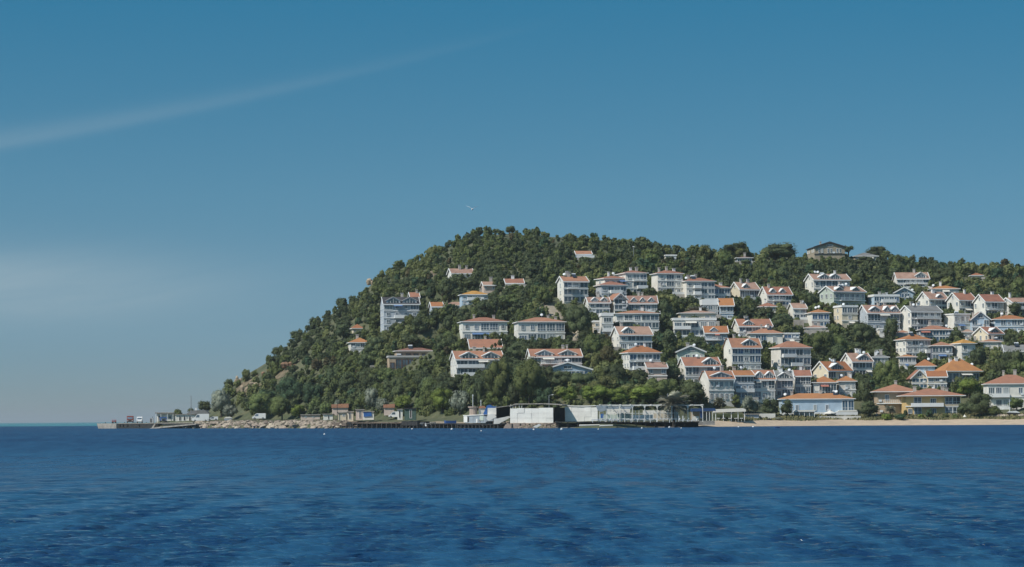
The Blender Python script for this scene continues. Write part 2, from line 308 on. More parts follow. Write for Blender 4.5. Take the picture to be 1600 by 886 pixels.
# ------------------------------------------------------------------ sea
def sea():
    h = HC
    pyx = np.concatenate([np.linspace(330, 227, 26), np.linspace(226.5, 8, 370), 8/np.geomspace(1.03, 60, 30)])
    Y = h*F/pyx
    q = np.concatenate([np.linspace(-2200, -40, 60), np.linspace(-38, 1640, 860), np.linspace(1645, 3800, 60)])
    YY = Y[:, None]*np.ones_like(q)[None, :]; XX = (q[None, :]-800)/F*YY
    dY = np.gradient(Y)[:, None]; dX = YY*1.7/F
    Z = np.zeros_like(XX); r = np.random.default_rng(3)
    pa = 0.8+0.2*np.sin(XX*0.05+YY*0.021+1.3*np.sin(YY*0.013))*np.sin(YY*0.045+XX*0.011)
    for i in range(46):
        lam = 0.20*1.068**i; ang = r.normal(math.radians(-72), 0.36); k = 6.283/lam
        kx, ky = k*math.cos(ang), k*math.sin(ang); a = 0.0135*lam**0.75*r.uniform(0.6, 1.3)*(1 if lam < 1.4 else 0.30)
        lod = np.clip((lam/(np.abs(np.sin(ang))*dY+np.abs(np.cos(ang))*dX+1e-6)-1.3)/2, 0, 1)
        ph = kx*XX+ky*YY+r.uniform(0, 6.28)+0.8*np.sin(XX*0.23*r.uniform(.5, 1.5)+YY*0.09*r.uniform(.5, 1.5))
        Z += a*lod*(np.sin(ph)+0.25*np.sin(2*ph+1.2))*(pa if lam < 3 else 1)
    v = np.stack([XX, YY, Z], -1).reshape(-1, 3); nr, nc = XX.shape; idx = np.arange(nr*nc).reshape(nr, nc)
    f = np.stack([idx[:-1, :-1], idx[:-1, 1:], idx[1:, 1:], idx[1:, :-1]], -1).reshape(-1, 4)
    B = 90000.0; Ye = Y[-1]
    m = bpy.data.materials.new('sea_water'); m.use_nodes = True; t = m.node_tree; b = t.nodes['Principled BSDF']
    ge = nd(t, 'ShaderNodeNewGeometry')
    def noise(sx, sy, scale, det=3.0, dist=0.0):
        mp = nd(t, 'ShaderNodeMapping'); mp.inputs['Scale'].default_value = (sx, sy, 1); mp.inputs['Rotation'].default_value = (0, 0, 0.15)
        t.links.new(ge.outputs['Position'], mp.inputs[0]); n = nd(t, 'ShaderNodeTexNoise', i_Scale=scale, i_Detail=det, i_Distortion=dist); t.links.new(mp.outputs[0], n.inputs['Vector']); return n.outputs[0]
    big = noise(0.8, 0.30, 0.05, 11.0, 0.5)
    row_ = noise(0.9, 0.075, 1.0, 6.0, 0.3)                # light and dark ripple faces painted as colour streaks drawn out along the view
    both = math_(t, 'ADD', math_(t, 'MULTIPLY', big, 0.28), math_(t, 'MULTIPLY', row_, 0.72))
    mr = nd(t, 'ShaderNodeMapRange', interpolation_type='SMOOTHSTEP'); mr.inputs[1].default_value = 0.42; mr.inputs[2].default_value = 0.58; t.links.new(both, mr.inputs[0])
    mx = nd(t, 'ShaderNodeMix', data_type='RGBA'); t.links.new(mr.outputs[0], mx.inputs[0])
    mx.inputs[6].default_value = (0.006, 0.032, 0.088, 1); mx.inputs[7].default_value = (0.015, 0.072, 0.148, 1)
    sp = nd(t, 'ShaderNodeSeparateXYZ'); t.links.new(ge.outputs['Position'], sp.inputs[0])
    off_ = nd(t, 'ShaderNodeMapRange', interpolation_type='SMOOTHSTEP'); off_.inputs[1].default_value = 1750; off_.inputs[2].default_value = 1950; t.links.new(sp.outputs[1], off_.inputs[0])   # pale hazy band of the far water painted into its colour
    m2 = nd(t, 'ShaderNodeMix', data_type='RGBA'); t.links.new(off_.outputs[0], m2.inputs[0]); t.links.new(mx.outputs[2], m2.inputs[6]); m2.inputs[7].default_value = (0.05, 0.20, 0.23, 1)
    t.links.new(m2.outputs[2], b.inputs['Base Color'])
    far = nd(t, 'ShaderNodeMapRange'); far.inputs[1].default_value = 60; far.inputs[2].default_value = 380; far.inputs[3].default_value = 0.10; far.inputs[4].default_value = 0.46; t.links.new(sp.outputs[1], far.inputs[0])   # open water is choppier than its mesh
    t.links.new(math_(t, 'ADD', math_(t, 'MULTIPLY', mr.outputs[0], 0.08), far.outputs[0]), b.inputs['Roughness']); b.inputs['IOR'].default_value = 1.33
    hgt = math_(t, 'ADD', noise(0.55, 1.0, 2.2, 4.0, 0.4), math_(t, 'MULTIPLY', noise(0.6, 1.0, 0.5, 3.0, 0.3), 2.2))
    st = math_(t, 'ADD', math_(t, 'MULTIPLY', mr.outputs[0], -0.65), 1.15)
    bp = nd(t, 'ShaderNodeBump', i_Distance=0.34); t.links.new(hgt, bp.inputs['Height']); t.links.new(st, bp.inputs['Strength']); t.links.new(bp.outputs[0], b.inputs['Normal'])
    o = struct('sea', npmesh('sea', v, f, m, True))
    # calm sheet that carries the sea round the sides, behind the camera and on to the horizon
    mb = MB(); x0 = (q[0]-800)/F; x1 = (q[-1]-800)/F; ya = float(Y[0])
    zb = -0.12
    mb.v = [(-B, -B, zb), (B, -B, zb), (B, B, zb), (-B, B, zb)]; mb.f = [(0, 1, 2, 3)]
    struct('open_sea', mb.mesh('open_sea', m))
sea()
# ------------------------------------------------------------------ houses
CACHE = {}
def cached(key, fn):
    if key not in CACHE: CACHE[key] = fn()
    return CACHE[key]
def win_mesh(w, h, nm, kind):
    def fr():
        b = MB(); e = 0.11; p = 0.14
        b.box(-w/2, -p, 0, -w/2+e, 0, h).box(w/2-e, -p, 0, w/2, 0, h).box(-w/2+e, -p, h-e, w/2-e, 0, h).box(-w/2+e, -p-0.06, 0, w/2-e, 0, e)
        for i in range(nm):
            x = -w/2+w*(i+1)/(nm+1); b.box(x-0.045, -p+0.02, e, x+0.045, 0, h-e)
        if h > 2.1: b.box(-w/2+e, -p+0.03, h*0.36-0.04, w/2-e, -0.01, h*0.36+0.04)
        return b.mesh('window', M_TRIM if kind != 'k' else M_WOOD)
    def pn():
        return MB().box(-w/2+0.1, -0.05, 0.1, w/2-0.1, -0.01, h-0.1).mesh('pane', M_CURT if kind == 'q' else M_GLASSB if kind == 'u' else M_GLASS)
    return cached(('win', w, h, nm, kind), lambda: (fr(), pn()))
WR = random.Random(21)
def add_window(root, x, z, w, h, nm=0, side=None, kind='n', y=0.0):
    if kind == 'n' and WR.random() < 0.2: kind = 'q'
    w = max(0.5, round(w*4)/4); h = max(0.6, round(h*4)/4); f, p = win_mesh(w, h, nm, kind)
    loc = (x, y, z) if side is None else (-side*0, x, z)
    o = link('window', f, root, loc if side is None else (0, x, z), 0.0 if side is None else -math.pi/2)
    if side is not None: o.location.x = side
    link('pane', p, o); return o
def facade(root, W, H, spec, x_off=0.0, side=None, kind='n', rail=True):
    fl = spec.split('/'); n = len(fl); fh = H/n
    for i, s in enumerate(fl):
        z0 = H-(i+1)*fh; nb = len(s); bw = W/nb; j = 0
        while j < nb:
            c = s[j]; cx = x_off+(j+0.5)*bw
            if side is not None: cx = W-(j+0.5)*bw       # side wall runs from back (left in view) to front
            if c == 'w': add_window(root, cx, z0+fh*0.27, min(1.15, bw*0.6), min(1.7, fh*0.5), 1 if bw > 1.2 else 0, side, kind)
            elif c == 'W': add_window(root, cx, z0+fh*0.2, bw*0.72, min(2.1, fh*0.6), 2, side, kind)
            elif c == 'd': add_window(root, cx, z0+0.05, min(1.3, bw*0.7), min(2.3, fh*0.75), 1, side, kind)
            elif c == 'a': add_window(root, cx, z0+fh*0.15, min(1.0, bw*0.55), min(2.1, fh*0.66), 0, side, kind)
            elif c in 'guG':
                add_window(root, cx, z0+fh*0.16, bw*0.95, fh*0.74, max(1, min(6, int(bw/1.45))), side, 'u' if c == 'u' else kind)
            elif c in 'bB' and side is None:
                e = j
                while e+1 < nb and s[e+1] == c: e += 1
                m = e-j+1; cx = x_off+(j+m/2)*bw; bwid = bw*m*0.97
                for k in range(m): add_window(root, x_off+(j+k+0.5)*bw, z0+0.1, bw*0.8, fh*0.72, 2, side, kind)
                bwid = round(bwid*4)/4
                link('balcony', cached(('bal', bwid), lambda: MB().box(-bwid/2, -1.3, -0.16, bwid/2, -0.0, 0.06).mesh('balcony', M_TRIM)), root, (cx, 0, z0))
                bo = root.children[-1] if False else bpy.context.scene.collection.objects[-1]
                if c == 'b':
                    link('parapet', cached(('par', bwid), lambda: MB().box(-bwid/2, -1.3, 0.06, bwid/2, -1.18, 0.95).box(-bwid/2, -1.18, 0.06, -bwid/2+0.1, -0.02, 0.95).box(bwid/2-0.1, -1.18, 0.06, bwid/2, -0.02, 0.95).mesh('parapet', M_TRIM)), bo)
                else:
                    def rl():
                        b = MB().box(-bwid/2, -1.3, 0.9, bwid/2, -1.22, 0.98).box(-bwid/2, -1.3, 0.5, bwid/2, -1.24, 0.54)
                        k = max(2, int(bwid/0.6))
                        for q in range(k+1): x = -bwid/2+0.04+(bwid-0.08)*q/k; b.box(x-0.04, -1.29, 0.06, x+0.04, -1.23, 0.9)
                        return b.mesh('railing', M_RAIL)
                    link('railing', cached(('rail', bwid), rl), bo)
                j = e
            j += 1
HOUSES = []
def house(label, short, x0, xc, x1, yr, ye, yb, roof, rc, wc, front, side=None, dorm=None, ch=None, band=True, hid=0, dp=None, yd=0, kind='n', name='house', cat='house', a=None, over=0.55, trim=None, dishes=None, group=None, slope=None, parapet=0):
    rr = random.Random(sum(map(ord, label)))
    base = hit(xc, yb) if not isinstance(yd, float) else at(xc, yb, float(Ys(xc))+yd)
    Yc = base.y; s = F/Yc
    sp = max(0.0, (xc-x0)/s); wpx = (x1-xc)/s
    D = dp or max(7.5, min(12.0, 0.8*wpx))
    if roof == 'gy' and not dp: D = max(8.0, min(13, wpx))
    if a is None: a = math.asin(min(sp/D, 0.62)) if sp > 0.3 else 0.10
    else: a = math.radians(a)
    a = max(a, math.radians(6.5))
    Wd = wpx/max(0.5, math.cos(a)); H = (yb-ye)/s; R = (ye-yr)/s
    phi = math.atan2(base.x, base.y); rz = a-phi
    t = thing(name, label, cat, base, rz, group)
    HOUSES.append(dict(label=label, short=short, x0=x0, x1=x1, yr=yr, yb=yb, Y=Yc, ye=ye, D=D, W=Wd, root=t))
    PADS.append((base.x, base.y, base.z, math.cos(rz), math.sin(rz), Wd, D))
    B = -6.0; wm = WALL[wc]; rm = ROOF[rc]; tm = trim or M_TRIM
    w = MB().box(0, 0, B, Wd, D, H)
    o = over; th = 0.2
    if roof == 'hip':
        part(t, 'wall', w, wm)
        part(t, 'eave', MB().box(-o, -o, H, Wd+o, D+o, H+0.22), tm)
        h = max(R-0.22, 0.5); ins = min((D+2*o)/2, (Wd+2*o)/2); b = MB(); z = H+0.2
        q = o-0.06
        b.v = [(-q,-q,z),(Wd+q,-q,z),(Wd+q,D+q,z),(-q,D+q,z),(ins-q,D/2,z+h),(max(Wd+q-ins, ins-q+0.05),D/2,z+h)]
        b.f = [(0,1,5,4),(1,2,5),(2,3,4,5),(3,0,4)]; ro = part(t, 'roof', b, rm)
        rf = lambda x, y, z=z, h=h, q=q, ins=ins: z+h*max(0, min(1, min(y+q, D+q-y, x+q, Wd+q-x)/max(ins, .1)))
    elif roof in ('gx', 'man'):
        ry = D/2 if roof == 'gx' else D*0.35
        part(t, 'wall', w.prism([(-0.0, H), (D, H), (D-ry if roof == 'man' else ry, H+R), (ry, H+R)] if roof == 'man' else [(0, H), (D, H), (ry, H+R)], 0, Wd, 'x'), wm)
        sl = R/ry; b = MB(); x0_, x1_ = -0.3, Wd+0.3
        b.hull8([(x0_,-o,H-sl*o),(x1_,-o,H-sl*o),(x1_,ry,H+R),(x0_,ry,H+R)], [(x0_,-o,H-sl*o+th),(x1_,-o,H-sl*o+th),(x1_,ry,H+R+th),(x0_,ry,H+R+th)])
        if roof == 'man': b.box(x0_, ry+0.005, H+R, x1_, D-ry-0.005, H+R+th-0.01)
        yb2 = D-ry if roof == 'man' else ry
        b.hull8([(x0_,yb2+.004,H+R),(x1_,yb2+.004,H+R),(x1_,D+o,H-sl*o),(x0_,D+o,H-sl*o)], [(x0_,yb2+.004,H+R+th),(x1_,yb2+.004,H+R+th),(x1_,D+o,H-sl*o+th),(x0_,D+o,H-sl*o+th)])
        ro = part(t, 'roof', b, rm)
        for xx in (x0_-0.16, x1_+0.004):
            tb = MB()
            e1, e2 = H-sl*o-.1, H+R-.1; u1, u2 = H-sl*o+th+.1, H+R+th+.1; xe = xx+.156
            if roof == 'gx': tb.v = [(x, y, z) for x in (xx, xe) for y, z in ((-o,e1),(ry,e2),(D+o,e1),(D+o,u1),(ry,u2),(-o,u1))]; tb.f = [(0,1,4,5),(1,2,3,4),(11,10,7,6),(10,9,8,7)]+[(k,6+k,6+(k+1)%6,(k+1)%6) for k in range(6)]
            else: tb.v = [(x, y, z) for x in (xx, xe) for y, z in ((-o,e1),(ry,e2),(ry,u2),(-o,u1))]; tb.f = [(0,1,2,3),(7,6,5,4)]+[(k,4+k,4+(k+1)%4,(k+1)%4) for k in range(4)]
            part(t, 'bargeboard', tb, tm)
        part(t, 'eave', MB().box(x0_, -o-0.14, H-sl*o-0.12, x1_, -o-0.004, H-sl*o+th+0.06), tm)
        rf = lambda x, y: H+th+(R*(y/ry) if y < ry else R*max(0, (D-y)/ry) if y > D-ry else R)
    elif roof == 'gy':
        part(t, 'wall', w.prism([(0, H), (Wd, H), (Wd/2, H+R)], 0, D, 'y'), wm)
        sl = R/(Wd/2); y0_, y1_ = -o, D+0.3; b = MB(); c = Wd/2
        b.hull8([(-o,y0_,H-sl*o),(c,y0_,H+R),(c,y1_,H+R),(-o,y1_,H-sl*o)], [(-o,y0_,H-sl*o+th),(c,y0_,H+R+th),(c,y1_,H+R+th),(-o,y1_,H-sl*o+th)])
        b.hull8([(c+.004,y0_,H+R),(Wd+o,y0_,H-sl*o),(Wd+o,y1_,H-sl*o),(c+.004,y1_,H+R)], [(c+.004,y0_,H+R+th),(Wd+o,y0_,H-sl*o+th),(Wd+o,y1_,H-sl*o+th),(c+.004,y1_,H+R+th)])
        ro = part(t, 'roof', b, rm)
        for sgn in (0, 1):
            tb = MB()
            pa, pb = ((-o, H-sl*o), (c-.003, H+R)) if sgn == 0 else ((c+.003, H+R), (Wd+o, H-sl*o))
            tb.hull8([(pa[0],y0_-.15,pa[1]-.12),(pb[0],y0_-.15,pb[1]-.12),(pb[0],y0_-.004,pb[1]-.12),(pa[0],y0_-.004,pa[1]-.12)], [(pa[0],y0_-.15,pa[1]+th+.1),(pb[0],y0_-.15,pb[1]+th+.1),(pb[0],y0_-.004,pb[1]+th+.1),(pa[0],y0_-.004,pa[1]+th+.1)])
            part(t, 'bargeboard', tb, tm)
        if R*s > 5: add_window(t, c, H+R*0.12, min(2.5, Wd*0.3), R*0.42, 1, None, kind)
        rf = lambda x, y, c=c: H+th+R*(1-abs(x-c)/c)
    else:   # flat
        part(t, 'wall', w, wm)
        p_ = max(0.3, R)
        part(t, 'parapet', MB().box(-0.25, -0.25, H, Wd+0.25, D+0.25, H+0.2).box(-0.2, -0.2, H+0.204, Wd+0.2, -0.02, H+p_).box(-0.2, -0.016, H+0.204, -0.02, D, H+p_).box(Wd+0.02, -0.016, H+0.204, Wd+0.2, D, H+p_), tm)
        ro = part(t, 'roof', MB().box(0, 0, H+0.204, Wd, D, H+0.26), rm); rf = lambda x, y: H+0.26
    facade(t, Wd, H, front, kind=kind)
    if band and len(front.split('/')) > 1:
        fh = H/len(front.split('/'))
        for i in range(1, len(front.split('/'))):
            part(t, 'floor_band', MB().box(-0.18, -0.22, H-i*fh-0.16, Wd+0.18, -0.003, H-i*fh+0.12), tm)
    if side is None and (xc-x0) >= 6:
        nf = len(front.split('/')); side = '/'.join(['w.w' if D > 8 else 'w'] * nf)
    if side: facade(t, D, H, side, side=0.0, kind=kind)
    if roof == 'gx' and (xc-x0) >= 9: add_window(t, D/2, H+R*0.2, 0.9, min(1.3, R*.4), 0, 0.0, kind)
    for d in (dorm or []):
        fx, dw = d[0], d[1]*Wd; cx = fx*Wd; dh = R*(d[2] if len(d) > 2 else 0.8); z1 = H+R*0.06
        yf = 0.25; yb_ = (D*0.5 if roof == 'gx' else D*0.35)*0.95
        sh = dh*0.45
        b = MB().prism([(cx-dw/2, z1), (cx+dw/2, z1), (cx+dw/2, z1+sh), (cx, z1+dh), (cx-dw/2, z1+sh)], yf, yb_, 'y')
        dm = part(t, 'dormer', b, wm)
        v = 0.16; u = 0.3
        rb = MB().hull8([(cx-dw/2-u, yf-.25, z1+sh-u*.6), (cx, yf-.25, z1+dh+.01), (cx, yb_, z1+dh+.01), (cx-dw/2-u, yb_, z1+sh-u*.6)], [(cx-dw/2-u, yf-.25, z1+sh-u*.6+v), (cx, yf-.25, z1+dh+v), (cx, yb_, z1+dh+v), (cx-dw/2-u, yb_, z1+sh-u*.6+v)])
        rb.hull8([(cx+.003, yf-.25, z1+dh+.01), (cx+dw/2+u, yf-.25, z1+sh-u*.6), (cx+dw/2+u, yb_, z1+sh-u*.6), (cx+.003, yb_, z1+dh+.01)], [(cx+.003, yf-.25, z1+dh+v), (cx+dw/2+u, yf-.25, z1+sh-u*.6+v), (cx+dw/2+u, yb_, z1+sh-u*.6+v), (cx+.003, yb_, z1+dh+v)])
        part(dm, 'dormer_roof', rb, tm if rc != 'k' else M_TRIMG)
        k = 0.74
        part(dm, 'pane', MB().prism([(cx-dw/2*k, z1+.15), (cx+dw/2*k, z1+.15), (cx+dw/2*k, z1+sh*.95), (cx, z1+dh*.84), (cx-dw/2*k, z1+sh*.95)], yf-.06, yf-.004, 'y'), M_GLASS)
        for mx_, mh in ((0, dh*.8), (-dw*.2, sh*.9), (dw*.2, sh*.9)): part(dm, 'mullion', MB().box(cx+mx_-.055, yf-.12, z1+.15, cx+mx_+.055, yf-.064, z1+mh), M_TRIM)
    nch = ch if ch is not None else (rr.choice([1, 1, 2]) if Wd > 7 else rr.choice([0, 1]))
    for i in range(nch):
        cx = Wd*rr.uniform(0.15, 0.85); cy = D*rr.uniform(0.42, 0.6); z = rf(cx, cy)
        wdt = rr.uniform(0.5, 1.0); hh = rr.uniform(0.9, 1.6)
        c = part(t, 'chimney', MB().box(cx-wdt/2, cy-.35, z-1.0, cx+wdt/2, cy+.35, z+hh), rr.choice([M_TRIM, M_BRICK, M_BRICK]))
        part(c, 'chimney_cap', MB().box(cx-wdt/2-.12, cy-.47, z+hh+.002, cx+wdt/2+.12, cy+.47, z+hh+.16), M_TRIMG)
    nd_ = dishes if dishes is not None else (rr.choice([0, 1, 1, 2]) if Wd > 6 else 0)
    for i in range(nd_):
        cx = Wd*rr.uniform(0.05, 0.95); cy = D*rr.uniform(0.35, 0.5); z = rf(cx, cy)
        d = part(t, 'satellite_dish', cached('dish', lambda: MB().ball((0, 0, 0), 0.5, 0.3, 8, 4).mesh('satellite_dish', M_RAIL)), loc=(cx, cy, z+0.85)); d.rotation_euler = (math.radians(60), 0, rr.uniform(-.7, .3))
        part(t, 'dish_pole', MB().tube((cx, cy+.12, z-.4), (cx, cy+.12, z+.8), .05), M_STEEL)
    ca_, sa_ = math.cos(rz), math.sin(rz)
    fz = lambda x, y: float(terrain(base.x+x*ca_-y*sa_, base.y+x*sa_+y*ca_))-base.z
    if yd == 0 and roof != 'none' and rr.random() < 0.62 and name == 'house':          # terrace wall in front
        tw = rr.uniform(1.6, 3.2); part(t, 'terrace', MB().box(-0.8, -tw, -5, Wd+0.8, -0.004, -0.06), rr.choice([M_TRIM, M_BRICK, M_TRIMG, M_BRICK]))
        if rr.random() < 0.6: part(t, 'terrace_parapet', MB().box(-0.8, -tw, -0.056, Wd+0.8, -tw+0.14, 0.75), rr.choice([M_TRIM, M_BRICK]))
    nfl = len(front.split('/')); fh = H/nfl
    if Wd > 7 and nfl > 1 and 'b' not in front and 'B' not in front:
        for i in range(1, nfl):
            if rr.random() < 0.6:
                bw_ = round(Wd*rr.uniform(.35, .75)*2)/2; x = rr.uniform(0, Wd-bw_); k = rr.random() < .5
                bo = link('balcony', cached(('bal', bw_), lambda: MB().box(-bw_/2, -1.3, -0.16, bw_/2, -0.0, 0.06).mesh('balcony', M_TRIM)), t, (x+bw_/2, -0.225, H-i*fh))
                if k: link('parapet', cached(('par', bw_), lambda: MB().box(-bw_/2, -1.3, 0.06, bw_/2, -1.18, 0.95).box(-bw_/2, -1.18, 0.06, -bw_/2+0.1, -0.02, 0.95).box(bw_/2-0.1, -1.18, 0.06, bw_/2, -0.02, 0.95).mesh('parapet', M_TRIM)), bo)
                else:
                    def rl2(bwid=bw_):
                        q_ = MB().box(-bwid/2, -1.3, 0.9, bwid/2, -1.22, 0.98).box(-bwid/2, -1.3, 0.5, bwid/2, -1.24, 0.54); n_ = max(2, int(bwid/0.6))
                        for v_ in range(n_+1): x_ = -bwid/2+0.04+(bwid-0.08)*v_/n_; q_.box(x_-0.04, -1.29, 0.06, x_+0.04, -1.23, 0.9)
                        return q_.mesh('railing', M_RAIL)
                    link('railing', cached(('rail', bw_), rl2), bo)
    if rr.random() < 0.16 and Wd > 6:
        cx = Wd*rr.uniform(.2, .8); cy = D*rr.uniform(.3, .5); z = rf(cx, cy)
        wt = part(t, 'water_tank', cached('tank', lambda: MB().tube((-.7, 0, .75), (.7, 0, .75), .28, n=8).mesh('water_tank', M_RAIL)), loc=(cx, cy, z))
        part(wt, 'solar_panel', cached('solar', lambda: MB().hull8([(-.7, -1.5, -.35), (.7, -1.5, -.35), (.7, -.2, .5), (-.7, -.2, .5)], [(-.7, -1.5, -.28), (.7, -1.5, -.28), (.7, -.2, .57), (-.7, -.2, .57)]).mesh('solar_panel', M_DARKP)))
    for i in range(rr.choice([0, 1, 1, 2])):
        x = Wd*rr.uniform(.06, .94); z = H-fh*(rr.randrange(nfl)+1)+fh*rr.uniform(.05, .3)
        part(t, 'air_conditioner', cached('ac', lambda: MB().box(-.45, -.36, 0, .45, -.16, .62).mesh('air_conditioner', M_RAIL)), loc=(x, 0, z))
    if rr.random() < 0.38 and Wd > 5:
        aw = round(Wd*rr.uniform(.22, .4)*2)/2; k = rr.choice([0, 0, 1, 2, 3]); am = [M_AWN, M_AWN, M_AWNB, M_AWNR][k]
        z = H-fh*rr.randrange(nfl)-fh*.14; x = rr.uniform(0.1, Wd-aw-.1)
        part(t, 'awning', cached(('awn', aw, k), lambda: MB().hull8([(0, -1.5, -.55), (aw, -1.5, -.55), (aw, -.01, -.02), (0, -.01, -.02)], [(0, -1.5, -.5), (aw, -1.5, -.5), (aw, -.01, .05), (0, -.01, .05)]).mesh('awning', am)), loc=(x, -0.24, z))
    return t
M_DARKP = mat('solar_collector', (0.03, 0.04, 0.055), rough=0.35)
M_AWN = mat('cream_awning', (0.66, 0.63, 0.56), var=0.06); M_AWNB = mat('blue_awning', (0.10, 0.18, 0.34), var=0.08); M_AWNR = mat('faded_red_awning', (0.40, 0.16, 0.12), var=0.1)
h = house
YCOT = 982.0-float(Ys(653))
S = 'villa'
# ---- left slope
h('four-storey grey mansion with two dark low attic gables and white cornice', 'tall grey mansion', 596.5, 600, 655, 464.5, 475, 519, 'man', 'k', 'g', 'gwwg/wwww/wwww/w..w', side='ww/ww/ww/ww', dorm=[(.27,.4,.95),(.74,.4,.95)], ch=2, dishes=0, dp=11)
h('small white house with red gable roof peeping out behind the tall grey mansion', 'small gable house behind the grey mansion', 639, 642, 655, 457, 465, 474, 'gx', 'r', 'w', 'ww', ch=1, dishes=0)
h('small greenish house with orange gable roof half hidden by a tree beside the grey mansion', 'half hidden greenish house', 672, 675, 692, 472, 479, 497, 'gx', 'o', 'g', 'wW/ww', ch=0, dishes=0)
h('white house with pink gable roof high on the slope, a dark round tree before it', 'white house high on the slope', 699.5, 706, 740, 419.5, 427, 441, 'gx', 'p', 'w', 'ww/Bb', ch=2, dishes=0)
h('square villa with mustard yellow hip roof and a row of blue windows', 'villa with the mustard roof', 720, 722, 763, 453.5, 461, 477, 'hip', 'y', 'b', 'wgggw/wwwww', ch=1, dishes=0)
h('low house showing only its pink roof under the mustard roofed villa', 'low pink roof', 690, 692, 736, 471, 478, 484, 'hip', 'p', 'p', 'www', ch=0, dishes=0)
h('long low house with red roof half covered by bushes on the upper slope', 'low red roof on the upper slope', 788, 791, 818, 436, 443, 449, 'gx', 'r', 'g', 'www', ch=1, dishes=0)
h('small house with grey sloping roof and pink wall by a dark upper-slope tree', 'grey sloping roof', 752, 756, 774, 440.5, 446, 455, 'gx', 'p', 'p', 'w.w', ch=1, dishes=0)
h('white two-storey villa with salmon hip roof and projecting side balconies, left of a pair', 'left villa of the salmon roofed pair', 719, 723, 793, 495.5, 504, 534, 'hip', 'r', 'w', 'wwggw/WggGb', side='ww/BB', ch=2, dishes=0, dp=12)
h('white two-storey villa with salmon hip roof, the right of a pair above the bare track', 'right villa of the salmon roofed pair', 804, 810, 883, 495, 504, 537, 'hip', 'r', 'w', 'wwggg/bgggw', side='ww/ww', ch=2, dishes=1, dp=12)
h('low house with plain bright red pitched roof wedged between two white villas', 'plain red pitched roof', 731, 735, 784, 530.5, 543, 551, 'gx', 'r', 'm' if False else 't', 'wWWw', ch=1, dishes=0)
h('big white villa with two arched dormers and white gable end behind a large green tree', 'big white villa with two dormers', 704, 713, 787, 549, 562, 600, 'gx', 'r', 'w', 'ggww/ggww/ggww', side='www/ww/ww', dorm=[(.27,.36,.8),(.74,.36,.8)], ch=2, dishes=0, band=True)
h('white house with two arched dormers low among trees above the blue arched gable house', 'white house with low dormers', 824, 830, 909, 546, 558, 580, 'gx', 'r', 'w', 'ggwgg/ggwgg', dorm=[(.27,.34,.8),(.73,.34,.8)], ch=3, dishes=0)
h('wide blue glass-fronted house with low arching gable roof', 'blue house with the arching gable', 846, 849, 925, 567.5, 579, 592, 'gy', 'r', 'b', 'uuuuuu', ch=0, dishes=2, kind='n')
h('brown stone villa with dark timber shutters, upper storey under a dull red hip roof', 'brown villa with timber shutters', 617, 620, 680, 543.5, 549.5, 564, 'hip', 'm', 't', 'wkWwW'.replace('k', 'W'), ch=0, dishes=0, kind='k', dp=8)
h('lower terrace storey of the brown stone villa with large timber panels', 'timber panelled terrace storey', 605, 608, 658, 556.5, 559.5, 581, 'flat', 'm', 't', 'WgggW', ch=0, dishes=0, kind='k', dp=6, trim=M_TRIMG)
h('small white house with glazed porch and curved white terrace under an orange roof', 'small white house with glazed porch', 545, 548, 578, 527, 536, 553, 'hip', 'o', 'w', 'gggg/bbbb', ch=1, dishes=0)
h('orange roof corner of a cottage showing above dark trees far left', 'far left orange roof corner', 549, 552, 567, 506, 514, 521, 'hip', 'o', 'c', 'w.w', ch=0, dishes=0)
h('cottage with orange hip roof rising out of dark trees below the grey mansion', 'orange hip roof below the grey mansion', 651, 653, 683, 517, 525, 532, 'hip', 'o', 'n', 'www', ch=2, dishes=0, dp=6, yd=YCOT)
# ---- centre upper
h('white three-storey house with red gable roof at the left edge of the upper cluster', 'white house leading the upper cluster', 871, 881, 919, 432, 440, 474, 'gx', 'r', 'w', 'gWg/Ugg'.replace('U', 'g')+'/ggg', ch=3, dishes=1)
h('tiny hut with plain red roof alone in the scrub high on the hill', 'tiny red hut high on the hill', 900, 901, 924, 392, 397.5, 403, 'gx', 'r', 'g', 'ww', ch=0, dishes=0)
h('tall three-storey block with salmon hip roof and stacked dark balconies, highest of the central trio', 'tallest block of the central trio', 962, 978, 1011, 420.5, 427, 462, 'hip', 'r', 'w', 'wgg/wgg/wgg', side='.w/.w/.w', ch=2, dishes=0, dp=13)
h('block with salmon hip roof tucked between two similar roofs in the central trio', 'middle block of the central trio', 931, 945, 980, 429.5, 436, 462, 'hip', 'r', 'w', 'wwww/ggg', ch=1, dishes=1)
h('grey glazed block with salmon hip roof, lowest and foremost of the central trio', 'foremost block of the central trio', 930, 940, 979, 439, 446.5, 470, 'hip', 'r', 'g', 'wggg/wggg', ch=0, dishes=0)
h('narrow house with a bright white curved side wall and small front gable', 'narrow house with bright white side', 948.5, 960, 979, 458.5, 467, 494, 'gy', 'r', 'w', 'g/g/g', side='../../..', ch=0, dishes=0, dp=9)
h('low house with pink dormered roof left of the narrow white-sided house', 'low pink dormered house', 914, 920, 953, 464.5, 473, 492, 'gx', 'p', 'w', 'wgw/ggg', dorm=[(.3,.3,.9),(.75,.3,.9)], ch=1, dishes=0)
h('wide house with terracotta attic of many small dormers right of the narrow white-sided house', 'wide house with terracotta attic', 980, 982, 1027, 462.5, 474, 490, 'gx', 'p', 'g', 'gwgwg', dorm=[(.2,.2,.7),(.5,.16,.7),(.8,.2,.7)], ch=2, dishes=0)
h('long white two-storey house under one unbroken orange-red roof below the narrow white-sided house', 'long white two-storey house', 958, 962, 1030, 484.5, 491, 515, 'hip', 'r', 'w', 'WgWgg/gggggg', ch=1, dishes=0)
h('small white stepped house with roof terrace left of the long white two-storey house', 'white stepped house', 937, 941, 958, 489, 494, 530, 'flat', 'p', 'w', 'W/b/b', ch=1, dishes=0)
